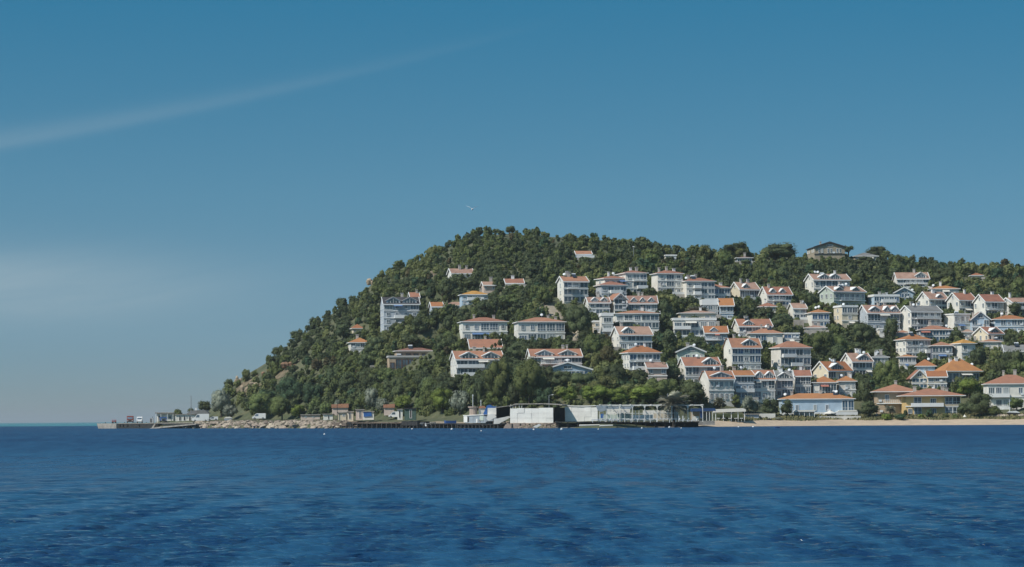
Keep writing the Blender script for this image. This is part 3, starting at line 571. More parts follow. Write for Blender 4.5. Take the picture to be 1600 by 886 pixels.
h('low white annex with railed terrace beside the white stepped house', 'low white annex', 925, 928, 946, 501, 504, 520, 'flat', 'w', 'c', 'W/B', ch=0, dishes=0, dp=7)
h('white three-storey house with arched dormer and tall gabled side wall at the centre', 'white house with one arched dormer', 956, 968, 1019, 510.5, 523, 557, 'gx', 'p', 'w', 'wGGg/Bbgg/gg.b', side='w.w/w.w/w.w', dorm=[(.28,.34,.85)], ch=1, dishes=0)
h('house with steep orange hip roof, skylight and glass front above a white balcony', 'steep orange hip roof', 971.5, 983.5, 1032, 539.5, 552, 590, 'hip', 'o', 'w', 'uggg/gggg/.ww.', side='www/www/w.w', ch=1, dishes=1)
h('low house with pinkish broken roof beside the steep orange hip roof', 'low pinkish broken roof', 1006, 1012, 1042, 567, 575, 600, 'gx', 'p', 'p', 'w.w/b..', ch=1, dishes=1)
h('tall block with salmon hip roof standing alone right of the central trio', 'lone tall block', 1018, 1028, 1067, 421, 428, 460, 'hip', 'r', 'w', 'wgw/wgw/wgw', side='../../..', ch=3, dishes=0)
h('block with salmon hip roof and white arched ground floor, upper left of a stepped pair', 'upper block of the stepped pair', 1063, 1073, 1117, 433, 440, 470, 'hip', 'r', 'w', 'wbgg/wbgg/wbgg', side='../../..', ch=2, dishes=1)
h('block with wide salmon hip roof, lower right of a stepped pair', 'lower block of the stepped pair', 1087, 1096, 1141, 443.5, 450.5, 472, 'hip', 'r', 'w', 'wbugg/wbggg', ch=1, dishes=1)
h('cream gabled house with pink tiled roof right of the stepped pair', 'cream gabled house', 1141, 1156, 1186, 441, 452, 468, 'gx', 'p', 'c', 'gggg', side='..', dorm=[(.35,.3,.7)], ch=2, dishes=0)
h('house with bright orange sloping roof and white gable edge below the stepped pair', 'bright orange sloping roof', 1121, 1125, 1146, 466.5, 477.5, 502, 'gx', 'o', 'b', 'gg/bb', ch=0, dishes=0)
h('dark glazed annex with thin orange roof left of the bright orange sloping roof', 'dark glazed annex', 1096, 1098, 1122, 468, 477, 496, 'flat', 'o', 'd', 'ggg/ggg', ch=0, dishes=0)
h('long cream-white house with thin pink roof and three windows above terraces', 'long house with thin pink roof', 1060, 1063, 1119, 484.5, 490, 506, 'hip', 'p', 'c', 'W.W.WW', ch=1, dishes=0, dp=9)
h('wide white terrace storey with awnings under the thin pink roofed house', 'white terrace storey with awnings', 1049, 1053, 1119, 497, 501, 528, 'flat', 'w', 'w', 'bbgWW/ggggg', ch=0, dishes=0, dp=8)
h('grey house with orange roof and a small central dormer behind the round oak', 'orange roof with small central dormer', 1099, 1102, 1137, 510, 520, 543, 'gx', 'o', 'g', '.wWw/.www', dorm=[(.4,.3,.75)], ch=0, dishes=0)
h('white house with two dormers and arched porch, roof terrace at its right', 'white house with arched porch', 1145.5, 1155, 1206, 499, 510, 530, 'gx', 'r', 'w', 'ggggg/bbggg', dorm=[(.3,.28,.75)], ch=2, dishes=0)
h('broad white house with low red hip roof and blue glazed annex at right', 'broad house with low red hip roof', 1168, 1172, 1223, 513, 522, 540, 'hip', 'r', 'w', '.uu.W.', ch=2, dishes=1)
h('small flat-roofed blue glass annex above three white columns', 'blue glass annex', 1223, 1225, 1249, 520, 522, 538, 'flat', 'w', 'w', 'uu/b.', ch=0, dishes=0)
h('tall blue glass-fronted house with weathered white side wall and brown dividing strip', 'tall blue glass house', 1131, 1144, 1189, 529, 542, 581, 'man', 'r', 'w', 'uuwuu/uuwuu/ggwbb', side='.w/w./.w', dorm=[(.62,.5,.85)], ch=1, dishes=1)
h('grey-green house with broad front gable half hidden behind dark oaks', 'grey-green front gable', 1056, 1058, 1101, 541, 550, 566, 'gy', 'g', 'n', '.ww.', ch=1, dishes=1)
h('white house with flat awning roof terrace and a cream gable end', 'white house with awning terrace', 1060, 1071, 1126, 559, 572, 606, 'gx', 'r', 'w', 'gg.gg/gwwgw', side='../w.', ch=1, dishes=1, dorm=[(.72, .4, .9)])
# ---- front row
h('white terraced house with glazed top floor and tall windowless white side wall', 'terraced house with windowless side', 1094, 1108, 1147, 581, 592, 630, 'man', 'r', 'w', 'wwwww/wwwww', side='../..', dorm=[(.5,.8,.8)], ch=1, dishes=1)
h('dark glazed terraced house with orange roof and three stacked balconies', 'dark glazed terraced house', 1147, 1148, 1178, 579.5, 587, 625, 'gx', 'o', 'b', 'ggg/bbb/ggg', ch=1, dishes=1, a=16)
h('white terraced house with two arched dormers in the waterfront row', 'terraced house with two arched dormers', 1178, 1179, 1211, 579.5, 593, 628, 'gx', 'r', 'w', 'gwg/gWg', dorm=[(.27,.42,.8),(.75,.42,.8)], ch=0, dishes=0, a=12)
h('narrow grey-roofed terraced house with brown shuttered door', 'narrow grey-roofed terraced house', 1211, 1213, 1239, 580, 593, 623, 'gx', 'g', 'w', 'kgg/kgg'.replace('k', 'd'), dorm=[(.5,.7,.75)], ch=2, dishes=1, a=12)
h('glass-fronted terraced house with salmon roof at the end of the waterfront row', 'glass-fronted end terrace', 1239, 1243, 1267, 579.5, 588, 619, 'gx', 'r', 'w', 'ggg/ggg', ch=2, dishes=0)
h('small house with orange hip roof and glazed corner behind the long blue-white bungalow', 'orange hip roof behind the bungalow', 1268, 1271, 1307, 587.5, 598.5, 622, 'hip', 'o', 'w', 'dggg', ch=0, dishes=0)
h('small white house with orange roof and red flower box right of the glazed corner house', 'orange roof with red flower box', 1308, 1311, 1337, 587.5, 597, 622, 'hip', 'o', 'w', '.Ww/bbw', ch=2, dishes=1)
h('long low blue-white bungalow with wavy orange roof behind the beach tents', 'long blue-white bungalow', 1218, 1222, 1334, 614.5, 624.5, 648.5, 'hip', 'o', 'b', '.ww..w.w..uu', ch=2, dishes=2, dp=11)
h('tall glazed house with round white corner turret and red hip roof', 'glazed house with white turret', 1205, 1220, 1267, 532.5, 544, 585, 'hip', 'r', 'w', 'gggg/gggg/gg.g', side='.../w.w/w.w', ch=0, dishes=0)
h('house with large sunlit cream gable end and triangular dormer above the bungalow', 'sunlit cream gable end', 1270, 1294, 1331, 565.5, 579, 599, 'gx', 'o', 'c', 'gwg', side='w.w', dorm=[(.4,.5,.75)], ch=1, dishes=2)
h('white house with steep gable end and glass loft under a pale red roof', 'white house with glass loft', 1315, 1332, 1363, 552.5, 565, 590, 'gx', 'p', 'w', 'ggg/ggg', side='w.w/...', dorm=[(.6,.6,.8)], ch=2, dishes=2)
h('cluttered grey rooftop house behind the big green tree by the bungalow', 'cluttered grey rooftop house', 1362, 1365, 1388, 553, 559, 580, 'hip', 'g', 'w', 'gg/ww', ch=3, dishes=1)
# ---- hilltop
h('beige stone mansion with dark pediment roof like a temple on the hilltop', 'temple-like stone mansion', 1261, 1273, 1320, 378.5, 386, 408, 'gy', 'k', 's', '.aa.aa.aa./..........', side='ww.ww/.....', ch=1, dishes=0, dp=16, trim=ROOF['k'], name='stone_mansion', over=0.5)
h('stone building with low grey-green roof sunk in trees right of the temple-like mansion', 'low stone building on the hilltop', 1331, 1336, 1371, 394, 401, 409, 'hip', 'g', 's', 'w.w.w', ch=0, dishes=0)
h('pale grey house with two gabled dormers and wide veranda below the temple-like mansion', 'pale house with two gabled dormers', 1258, 1272, 1328, 427.5, 437, 464, 'gx', 'p', 'w', 'wggggw/wwggww', side='w.w/...', dorm=[(.3,.3,.9),(.6,.28,.95)], ch=1, dishes=2)
h('pale green apartment house with six shuttered windows per floor and sunlit white side', 'pale green apartment house', 1281, 1303, 1352, 447, 455.5, 483, 'gx', 'p', 'n', 'wBBBBw/wwwwww', side='www/www', dorm=[(.2,.22,.8),(.72,.22,.8)], ch=1, dishes=2)
h('blue house with orange hip roof and one wide glazed front', 'blue house with one wide glazed front', 1261, 1269, 1296, 482.5, 489.5, 513, 'hip', 'o', 'w', 'uuu/Buu', side='../..', ch=0, dishes=2)
h('narrow cream house with flat roof and curved corner bay', 'narrow cream house with corner bay', 1303, 1316, 1340, 477, 480, 512, 'flat', 'w', 'c', 'ggg/.W./.W.', side='.w./ww./ww.', ch=0, dishes=1)
h('wide grey-blue house with three dormers and white gable end', 'wide grey-blue dormer house', 1341, 1356, 1406, 477, 489, 519, 'gx', 'p', 'g', 'gg.gg/bb.bb', side='w.w/w.w', dorm=[(.24,.3,.75),(.62,.18,.8),(.86,.22,.75)], ch=2, dishes=0)
h('white house with salmon roof and two small dormers at the edge of the wood', 'white house at the edge of the wood', 1187, 1199, 1237, 448, 460, 480, 'gx', 'r', 'w', 'wugg/wuuu', side='y'.replace('y', '.')+'/.', dorm=[(.25,.22,.7),(.65,.22,.7)], ch=1, dishes=0)
h('small white house with pink roof and grey terrace rail beside a big dark oak', 'small white house with grey terrace rail', 1232, 1240, 1260, 474, 482, 500, 'gx', 'p', 'w', 'WW/gg', side='./.', ch=1, dishes=1)
h('low pink roof alone under the white house at the edge of the wood', 'low pink roof at the edge of the wood', 1184, 1187, 1213, 472, 480, 487, 'hip', 'r', 'w', 'www', ch=1, dishes=0)
h('wide blue-grey house with flat white roof right of the pale green apartment house', 'flat white-roofed blue house', 1357, 1366, 1405, 460, 463.5, 481, 'flat', 'w', 'b', 'uuggu/uuggu', ch=3, dishes=0)
h('white double-gabled house with pink roof beneath a tall dark cypress', 'double-gabled house under the cypress', 1396, 1402, 1451, 426, 436, 452, 'gx', 'p', 'w', 'ggwgg/ggwgg', side='w/w', dorm=[(.76,.34,.95)], ch=1, dishes=0)
h('small blue gabled house in front of the double-gabled house', 'small blue gabled house', 1394, 1396, 1430, 449.5, 458.5, 467, 'gy', 'g', 'b', '.uu.', ch=0, dishes=1)
h('low house with orange hip roof on the skyline side of three white gabled houses', 'low orange hip roof behind the gabled trio', 1451, 1454, 1498, 446, 452.5, 465, 'hip', 'o', 'w', 'wwgwww', ch=1, dishes=1)
h('white gabled house with pale spotted roof, first of a similar trio in a row', 'first gabled house of the trio', 1434, 1452, 1481, 456, 467, 488, 'gx', 'p', 'w', 'wgg/wgg', side='w.w/.w.', ch=1, dishes=0, dorm=[(.6,.3,.6)])
h('white gabled house with red roof, middle of a similar trio behind a small conifer', 'middle gabled house of the trio', 1480, 1499, 1525, 457.5, 468.5, 493, 'gx', 'r', 'w', 'wgg/ggg', side='w.w/.w.', ch=1, dishes=0)
h('white gabled house with redder roof and skylights, last of a similar trio', 'last gabled house of the trio', 1522, 1540, 1568, 460, 471, 497, 'gx', 'r', 'w', 'wgg/ggg', side='w.w/.w.', ch=1, dishes=0)
h('white gable wall and pink roof cut off by the frame beside a dark bush', 'cut-off white gable', 1565, 1582, 1612, 465.5, 472.5, 494, 'gx', 'p', 'w', 'ggg/ggg', side='..../....', ch=1, dishes=0)
h('white house with big sunlit side wall and roof terrace left of the flat white cube', 'white house with roof terrace', 1406.5, 1424, 1471, 478, 487, 520, 'gx', 'g', 'w', 'ggwww/gggWW/ggwww', side='w.w/w.w/w.w', ch=2, dishes=1)
h('flat white cube house with blank sunlit side and three blue windows', 'flat white cube house', 1474.5, 1491, 1516, 490, 492, 519, 'flat', 'w', 'w', 'WWW/.W.', side='../..', ch=0, dishes=0, kind='n')
h('grey house with blue-glazed pediment right of the flat white cube', 'grey house with glazed pediment', 1516, 1519, 1546, 487.5, 498.5, 522, 'gy', 'p', 'b', 'g.g/g.g', ch=1, dishes=0)
h('blue-grey villa with wide orange hip roof at the right edge', 'wide orange hip roof at the edge', 1547, 1555, 1606, 492, 500, 521, 'hip', 'o', 'b', '.gwggg/..wwbb', ch=2, dishes=1)
h('dark blue glazed house under a broad orange roof beside a round dark oak', 'dark blue glazed house', 1432, 1438, 1487, 508, 516, 535, 'hip', 'r', 'd', 'uuuuu/uuuuu', ch=1, dishes=1)
h('tiny house with pink hip roof between the dark oak and a lit gable', 'tiny pink hip roof', 1504, 1506, 1520, 513.5, 519.5, 530, 'hip', 'p', 'w', 'ww', ch=0, dishes=0)
h('cream house with sunlit gable wall, red roof and white dormer pair', 'cream house with white dormer pair', 1521.5, 1544, 1567, 511, 521, 535, 'gx', 'r', 'c', 'bb', side='w.w.w', dorm=[(.5,.6,.8)], ch=1, dishes=0)
h('three-storey house with orange hip roof and dark glazed top floor above the fan palm', 'orange roofed house with dark top floor', 1400, 1416, 1454, 522, 531.5, 561, 'hip', 'o', 'w', 'wggg/wWWb/gggg', side='w.w/www/w.w', ch=0, dishes=0)
h('dark glazed block with salmon hip roof leaning against the orange roofed house', 'dark glazed block', 1455, 1457, 1488, 534, 541.5, 565, 'hip', 'r', 'd', 'ggg/ggg', ch=0, dishes=0)
h('house with mustard roof and weathered blank white wall beside the dark glazed block', 'weathered blank white wall', 1487, 1503, 1524, 530, 538, 565, 'hip', 'y', 'w', 'w./..', side='.w./.../...', ch=1, dishes=0)
h('low house with long pink roof under the cream house with white dormers', 'low long pink roof', 1527, 1532, 1566, 530, 535.5, 545, 'hip', 'r', 'w', '.w.W', ch=1, dishes=0)
h('grey corrugated shed roof among dark trees at the right edge', 'grey shed roof at the right edge', 1566, 1570, 1604, 540, 549, 556, 'gx', 'g', 'g', 'w.w', ch=0, dishes=0)
h('small pavilion with glass front and thin orange roof left of an orange roof slope', 'small glass pavilion', 1403, 1406, 1431, 553.5, 558.5, 577, 'hip', 'o', 'w', 'gggg/bbbb', ch=0, dishes=0)
h('low house with steep orange roof slope beside the small glass pavilion', 'steep orange roof slope', 1431, 1433, 1461, 561, 573, 585, 'hip', 'o', 'b', '.W.', ch=0, dishes=1)
h('large house with two-tier orange roof and deep shaded glass veranda', 'two-tier orange roof', 1463, 1478, 1530, 561, 581, 600, 'hip', 'o', 'c', 'ggggg', ch=2, dishes=1, over=1.0)
h('small house with white-edged gable and blue porch left of the two-tier orange roof', 'white-edged gable with blue porch', 1419, 1425, 1449, 578.5, 590, 608, 'gy', 'r', 'c', 'uu/uu', ch=0, dishes=0)
h('house with flat orange roof and row of small windows above a dark carport', 'orange roof above the carport', 1448, 1450, 1479, 580.5, 589, 610, 'gx', 'o', 'y' if False else 'c', 'gww/bgg', ch=0, dishes=0)
h('ochre beach villa with wide low red roof, tall glass bay and pale pillars', 'ochre beach villa', 1408, 1416, 1500, 607, 619.5, 651, 'hip', 'r', 'y', '.g.W.gg/wG.W.gg', side='../..', ch=3, dishes=0, over=1.5, dp=14)
h('tan side wing of the ochre beach villa under a long red roof', 'tan wing of the ochre villa', 1368, 1371, 1432, 600, 613, 648, 'hip', 'r', 't', '.w..dw/....WW', ch=1, dishes=0, dp=12, over=1.2)
h('white two-storey house with broad red hip roof at the right edge above the beach', 'white house above the beach', 1537, 1544, 1622, 585.5, 601, 640, 'hip', 'r', 'w', 'bbb.wgw/.bb.wbb', ch=2, dishes=0)
h('small cottage with orange-pink roof alone in the woods near the right skyline', 'lone cottage near the skyline', 1515, 1518, 1535, 425.5, 431, 437, 'hip', 'o', 'w', 'w.w', ch=0, dishes=0)
h('small grey house with flat brown roof under the umbrella pines on the skyline', 'grey house under the umbrella pines', 1148, 1152, 1175, 400, 403.5, 412, 'hip', 'm', 'g', 'ggg', ch=1, dishes=0)
h('tiny flat white hut in the trees above the lone tall block', 'tiny flat white hut', 1038, 1040, 1057, 398, 400, 405, 'flat', 'w', 'w', '.w.', ch=0, dishes=0)
h('tiny white shed below the wide grey-blue dormer house among oaks', 'tiny white shed among oaks', 1371, 1374, 1381, 513, 515, 527, 'flat', 'w', 'w', 'w/b', ch=0, dishes=0, dp=5)
h('low orange roof below the orange roofed house with dark top floor, hidden in oaks', 'low orange roof in oaks', 1399, 1402, 1421, 516, 521.5, 527, 'hip', 'r', 'w', 'w.w', ch=0, dishes=0)
h('low building with rust-pink roof at the foot of the blue house with glazed front', 'low rust-pink roof', 1256, 1259, 1290, 508, 513.5, 520, 'hip', 'p', 'w', 'w..w', ch=2, dishes=0)
build_hill(); CUT = True
M_DIRT = mat('pale_dirt_track', (0.34, 0.29, 0.22), 0.95, var=0.15, scale=0.4, bump=0.3)
track([(852, 478), (862, 490), (884, 497), (889, 512), (900, 522), (906, 535)], 5, 'path', M_DIRT)
track([(945, 575), (948, 562), (952, 545), (956, 538)], 4, 'path', M_DIRT)
M_EARTH = mat('bare_tan_earth', (0.22, 0.165, 0.11), 0.95, scale=0.5, col2=(0.085, 0.080, 0.045), bump=1.0, bscale=0.9, detail=9)
track([(352, 622), (366, 612), (380, 603), (396, 594)], 8, 'bare_earth', M_EARTH)
track([(412, 596), (428, 588), (444, 579), (460, 572)], 9, 'bare_earth', M_EARTH)
track([(376, 624), (384, 614), (390, 606)], 5, 'bare_earth', M_EARTH)
# ------------------------------------------------------------------ vegetation
def crown_arrays(seed, nleaf, leaf, lobes, shape='round', spread=0.34, flat=1.0):
    r = np.random.default_rng(seed)
    C = []; R = []
    for i in range(lobes):
        if shape == 'round':
            a = r.uniform(0, 6.283); rad = spread*math.sqrt(r.uniform(0, 1)); z = r.uniform(0.25, 0.72); k = 1-abs(z-0.42)*0.9
            C.append((rad*k*math.cos(a), rad*k*math.sin(a), z)); R.append(r.uniform(0.15, 0.27))
        elif shape == 'flat':
            a = r.uniform(0, 6.283); rad = 0.38*math.sqrt(r.uniform(0, 1)); C.append((rad*math.cos(a), rad*math.sin(a), r.uniform(0.45, 0.7))); R.append(r.uniform(0.12, 0.2))
        elif shape == 'cone':
            z = (i+0.5)/lobes*0.92; w = 0.42*(1-z)+0.04; a = r.uniform(0, 6.283); C.append((w*0.55*math.cos(a), w*0.55*math.sin(a), z)); R.append(0.05+w*0.62)
        elif shape == 'column':
            z = 0.08+(i+0.5)/lobes*0.84; w = 0.32*math.sin(math.pi*min(1, (0.25+z*0.75)))**0.6; a = r.uniform(0, 6.283); C.append((w*0.5*math.cos(a), w*0.5*math.sin(a), z)); R.append(max(0.06, w*0.75)*0.8)
    C = np.array(C); R = np.array(R); pk = R**2/np.sum(R**2)
    li = r.choice(lobes, nleaf, p=pk); d = r.normal(size=(nleaf, 3)); d[:, 2] += 0.25; d /= np.linalg.norm(d, axis=1)[:, None]
    rad = R[li]*r.uniform(0.78, 1.1, nleaf); zs = np.array([1, 1, flat])
    P = C[li]+d*rad[:, None]*zs
    keep = np.ones(nleaf, bool)
    for c, q in zip(C, R): keep &= np.linalg.norm((P-c)/zs, axis=1) > q*0.72
    P = P[keep]; d = d[keep]; n = len(P)
    nn = d+r.normal(size=(n, 3))*0.42; nn /= np.linalg.norm(nn, axis=1)[:, None]
    t = np.cross(nn, r.normal(size=(n, 3))); t /= np.linalg.norm(t, axis=1)[:, None]; b = np.cross(nn, t)
    s = (leaf*r.uniform(0.6, 1.35, n))[:, None]; e = r.uniform(0.5, 0.8, n)[:, None]
    V = np.stack([P-t*s*0.5, P-b*s*e*0.5, P+t*s*0.5, P+b*s*e*0.5], 1).reshape(-1, 3)
    Fq = np.arange(4*n).reshape(-1, 4)
    # inner body of each lobe keeps the crown from being see-through in its middle
    cv = []; cf = []; base = 4*n
    for c, q in zip(C, R):
        i0 = len(cv)
        for a in range(5):
            th = math.pi*a/4
            for k in range(6):
                ph = 6.283*k/6+a*0.5; qq = q*r.uniform(0.62, 0.86); cv.append((c[0]+qq*math.sin(th)*math.cos(ph), c[1]+qq*math.sin(th)*math.sin(ph), c[2]+qq*flat*math.cos(th)))
        for a in range(4):
            for k in range(6): cf.append((i0+a*6+k, i0+(a+1)*6+k, i0+(a+1)*6+(k+1) % 6, i0+a*6+(k+1) % 6))
    V = np.concatenate([V, np.array(cv)]); Fq = np.concatenate([Fq, np.array(cf)+base])
    V[:, 2] = (V[:, 2]-V[:, 2].min())/(V[:, 2].max()-V[:, 2].min())
    w = max(np.abs(V[:, 0]).max(), np.abs(V[:, 1]).max())*2; V[:, :2] /= w
    return V, Fq
FOL = dict(var=0.3, rough=0.75, spec=0.08, scale=0.12, detail=3.0)
TM = {'dark': mat('dark_evergreen_foliage', (0.131, 0.158, 0.074), island=0.45, obj=0.5, col2=(0.083, 0.106, 0.056), **FOL),
      'mid': mat('green_foliage', (0.166, 0.198, 0.072), island=0.45, obj=0.4, col2=(0.121, 0.152, 0.060), **FOL),
      'bright': mat('bright_green_foliage', (0.190, 0.245, 0.060), island=0.6, obj=0.2, col2=(0.186, 0.238, 0.056), **FOL),
      'olive': mat('silver_green_foliage', (0.300, 0.325, 0.255), island=0.6, obj=0.3, col2=(0.215, 0.240, 0.185), **FOL),
      'brown': mat('dry_brown_foliage', (0.130, 0.110, 0.060), island=0.6, obj=0.3, col2=(0.117, 0.106, 0.050), **FOL),
      'teal': mat('bluish_green_foliage', (0.083, 0.132, 0.069), island=0.6, obj=0.3, col2=(0.058, 0.095, 0.052), **FOL)}
TM['light'] = mat('light_olive_foliage', (0.215, 0.225, 0.092), island=0.45, obj=0.3, col2=(0.150, 0.165, 0.068), **FOL)
for m_ in TM.values():                              # leaves let some light through
    t_ = m_.node_tree; p_ = t_.nodes['Principled BSDF']; tr = nd(t_, 'ShaderNodeBsdfTranslucent'); mx_ = nd(t_, 'ShaderNodeMixShader'); mx_.inputs[0].default_value = 0.4
    t_.links.new(p_.inputs['Base Color'].links[0].from_socket, tr.inputs[0]); t_.links.new(p_.outputs[0], mx_.inputs[1]); t_.links.new(tr.outputs[0], mx_.inputs[2])
    t_.links.new(mx_.outputs[0], t_.nodes['Material Output'].inputs[0])
def npm(key, fn):
    return cached(key, fn)
SHP = {'light': ('round', 1100, 0.08, 18), 'dark': ('round', 1000, 0.085, 16), 'mid': ('round', 1200, 0.075, 20), 'bright': ('round', 1100, 0.08, 18), 'olive': ('round', 1000, 0.08, 18), 'brown': ('round', 700, 0.10, 14),
       'teal': ('round', 1000, 0.08, 18), 'cypress': ('column', 900, 0.10, 12), 'conifer': ('cone', 900, 0.11, 12), 'pine': ('flat', 900, 0.085, 14)}
def crown_mesh(kind, var, big=False):
    sh, n, lf, lo = SHP[kind]
    if big: n = int(n*2.2); lf *= 0.62; lo = int(lo*1.6)
    def mk():
        v, f = crown_arrays(sum(map(ord, kind))*10+var, n, lf, lo, sh, flat=0.8 if sh == 'flat' else 1.0)
        return npmesh('crown', v, f, TM.get(kind, TM['dark']))
    return cached(('crown', kind, var, big), mk)
def trunk_mesh(var):
    def mk():
        b = MB(); r = random.Random(var); b.tube((0, 0, -1.2), (0.03, 0, 0.45), 0.05, 0.035, 7)
        for i in range(4):
            a = r.uniform(0, 6.28); b.tube((0.03, 0, 0.38+0.03*i), (0.22*math.cos(a), 0.22*math.sin(a), 0.72), 0.022, 0.008, 5)
        return b.mesh('trunk', M_BARK)
    return cached(('trunk', var), mk)
TNAME = {'light': ('broadleaf_tree', 'light olive-green tree'), 'dark': ('evergreen_oak', 'dark evergreen'), 'mid': ('broadleaf_tree', 'mid-green broadleaf tree'), 'bright': ('broadleaf_tree', 'bright green tree'), 'olive': ('olive_tree', 'silvery olive-like tree'),
         'brown': ('dry_shrub', 'dry brownish shrub'), 'teal': ('broadleaf_tree', 'bluish-green tree'), 'cypress': ('cypress_tree', 'tall dark cypress'), 'conifer': ('conifer_tree', 'small dark conifer'), 'pine': ('umbrella_pine', 'flat-topped dark pine')}
TREES = []      # for labels later: root, kind, x, y, w, h
def add_tree(kind, x, y, w, h, label=None, p=None, lift=0.0):
    p = p or hit(x, y); s = F/p.y; wm, hm = w/s, h/s
    t = link(TNAME[kind][0], None, None, (p.x, p.y, p.z-0.1)); rr = random.Random(int(x*7+y*13)); t.empty_display_size = 0.5
    t['category'] = 'shrub' if kind == 'brown' else 'tree'; t['group'] = 'trees and shrubs on the island'
    tall = kind in ('pine',) ; cz = 0.45 if tall else (0.12 if kind not in ('cypress', 'conifer') else 0.02)
    c = link('crown', crown_mesh(kind, rr.randrange(4), wm > 9), t, (0, 0, hm*cz+lift)); c.scale = (wm, wm*rr.uniform(.85, 1.05), hm*(1-cz)); c.rotation_euler = (0, 0, rr.uniform(0, 6.28))
    k = link('trunk', trunk_mesh(rr.randrange(4)), t); k.scale = (min(wm, 7), min(wm, 7), hm)
    TREES.append(dict(o=t, kind=kind, x=x, y=y, w=w, h=h, Y=p.y, label=label)); return t
T = """olive 345 653 44 46|olive 360 656 28 26|dark 357 608 20 17|mid 279 651 21 17|dark 300 650 20 16|dark 320 646 24 22|mid 405 656 56 46|mid 440 656 44 40|teal 455 638 52 52|teal 488 640 44 44|bright 467 654 27 23|mid 492 653 30 35|olive 527 642 14 18|mid 508 652 22 26
mid 548 652 30 34|dark 520 604 36 32|dark 545 615 38 36|dark 570 604 36 30|mid 590 600 30 26|dark 625 628 46 42|dark 660 614 42 38|mid 615 606 38 32|olive 581 641 27 35|olive 599 646 26 26|bright 631 646 37 31|bright 690 646 48 41|mid 657 646 24 29|olive 719 649 38 40|dark 667 546 30 14|dark 1352 413 44 13|dark 1163 415 26 10|mid 803 453 30 10|dark 1045 409 24 9|dark 1524 441 26 9|dark 706 490 28 10|dark 560 528 20 12|mid 915 408 26 7|dark 746 642 30 52
mid 778 634 62 80|mid 826 634 64 80|dark 803 636 36 40|bright 886 631 40 29|bright 930 633 55 33|bright 962 633 50 29|bright 1005 633 63 31|dark 880 608 52 32|dark 912 616 52 36|dark 960 610 64 44|dark 1000 608 40 34|mid 1030 631 66 44|dark 1047 599 44 38|dark 1083 633 50 40|dark 1066 640 30 24
brown 1124 641 24 15|mid 1148 636 26 20|olive 1168 647 26 30|olive 1180 648 22 24|dark 1205 651 32 31|dark 1230 651 28 28|mid 1385 610 54 52|dark 1350 638 32 48|dark 1358 653 40 28|mid 1386 656 22 12|teal 1408 657 26 11|dark 1415 652 9 13|bright 1513 622 48 32|dark 1532 652 58 42|dark 1506 650 24 22
dark 1525 587 44 48|dark 1582 590 48 46|dark 1556 592 30 26|dark 1578 548 32 30|dark 1392 532 30 38|dark 1493 535 32 21|cypress 1404 428 17 31|conifer 1485 494 13 22|dark 1586 495 32 25|dark 1478 447 46 32|dark 1437 472 22 24|dark 1218 406 66 28|pine 1325 398 30 22|dark 1368 402 40 23|dark 1266 482 24 28
dark 1222 521 42 32|mid 1283 562 52 48|mid 1310 563 44 42|dark 1350 541 44 40|dark 1374 553 36 28|dark 1335 554 36 20|dark 1041 508 30 42|dark 1142 484 26 20|dark 1166 502 46 26|dark 1198 500 36 22|pine 1148 408 46 31|dark 905 530 50 56|dark 888 522 30 30|mid 938 558 20 22|dark 963 524 22 24|dark 1046 560 36 46|dark 1050 525 26 28
dark 812 562 48 30|dark 702 522 32 34|dark 706 548 26 28|dark 586 562 40 40|dark 655 524 38 28|dark 536 532 34 28|dark 617 522 20 20|dark 642 546 42 24|dark 690 550 30 30|dark 716 446 27 21|dark 738 454 32 20|dark 780 454 28 24|mid 850 478 36 34|dark 700 476 34 38|dark 749 367 18 11|dark 764 364 13 10|dark 774 364 17 10|dark 796 364 23 14
dark 821 364 13 12|dark 835 365 14 11|dark 672 396 17 13|dark 531 478 17 18|dark 490 506 18 17|dark 460 528 22 16|dark 432 556 20 16|dark 1085 524 44 34|dark 1093 548 26 26|mid 1080 600 30 24|teal 420 640 40 34|dark 575 578 34 28|mid 550 580 30 24|mid 640 512 22 22|dark 680 505 26 24|mid 745 480 22 16|mid 795 488 40 22
dark 1010 590 26 22|mid 935 580 26 20|dark 945 600 34 28|mid 1120 560 22 18|dark 1140 600 20 14|dark 855 600 40 30|mid 870 560 24 16|dark 1440 500 16 14|mid 1418 484 24 16|dark 1545 470 20 12|dark 1250 525 18 16|mid 1245 470 20 16|dark 1390 470 18 18|dark 1420 610 16 14|dark 1495 575 16 12|mid 1470 612 16 10|dark 1530 545 20 12"""
for e in T.replace('\n', '|').split('|'):
    k, x, y, w_, h_ = e.split(); add_tree(k, float(x), float(y), float(w_), float(h_))
# --- the wood: darts thrown over the hill as seen; each lands on the slope and must not stand in a house or hide one
profile = lambda x: np.interp(x, PX, [p[1] for p in PR])
cand = []
rr = random.Random(11)
HB = [(h_['x0'], h_['x1'], h_['yr'], h_['yb'], h_['Y'], h_['D']) for h_ in HOUSES]+[(t_['x']-t_['w']/2, t_['x']+t_['w']/2, t_['y']-t_['h'], t_['y'], t_['Y'], 2.0) for t_ in TREES if t_['kind'] in ('olive', 'bright')]
def clear(x, y, w, hh, Y, tol=0.10):
    for x0, x1, yr, yb, HY, D in HB:
        ox = min(x+w/2, x1)-max(x-w/2, x0)
        if ox <= 0: continue
        if HY-1.0 < Y < HY+D and ox > min(4, w*.3): return False
        if Y < HY:
            yv = yr+0.82*(yb-yr); oy = min(y, yv)-max(y-hh, yr)
            if oy > 0 and ox*oy > 0.05*(x1-x0)*(yb-yr): return False
    return True
yy = 372.0
n_wood = []
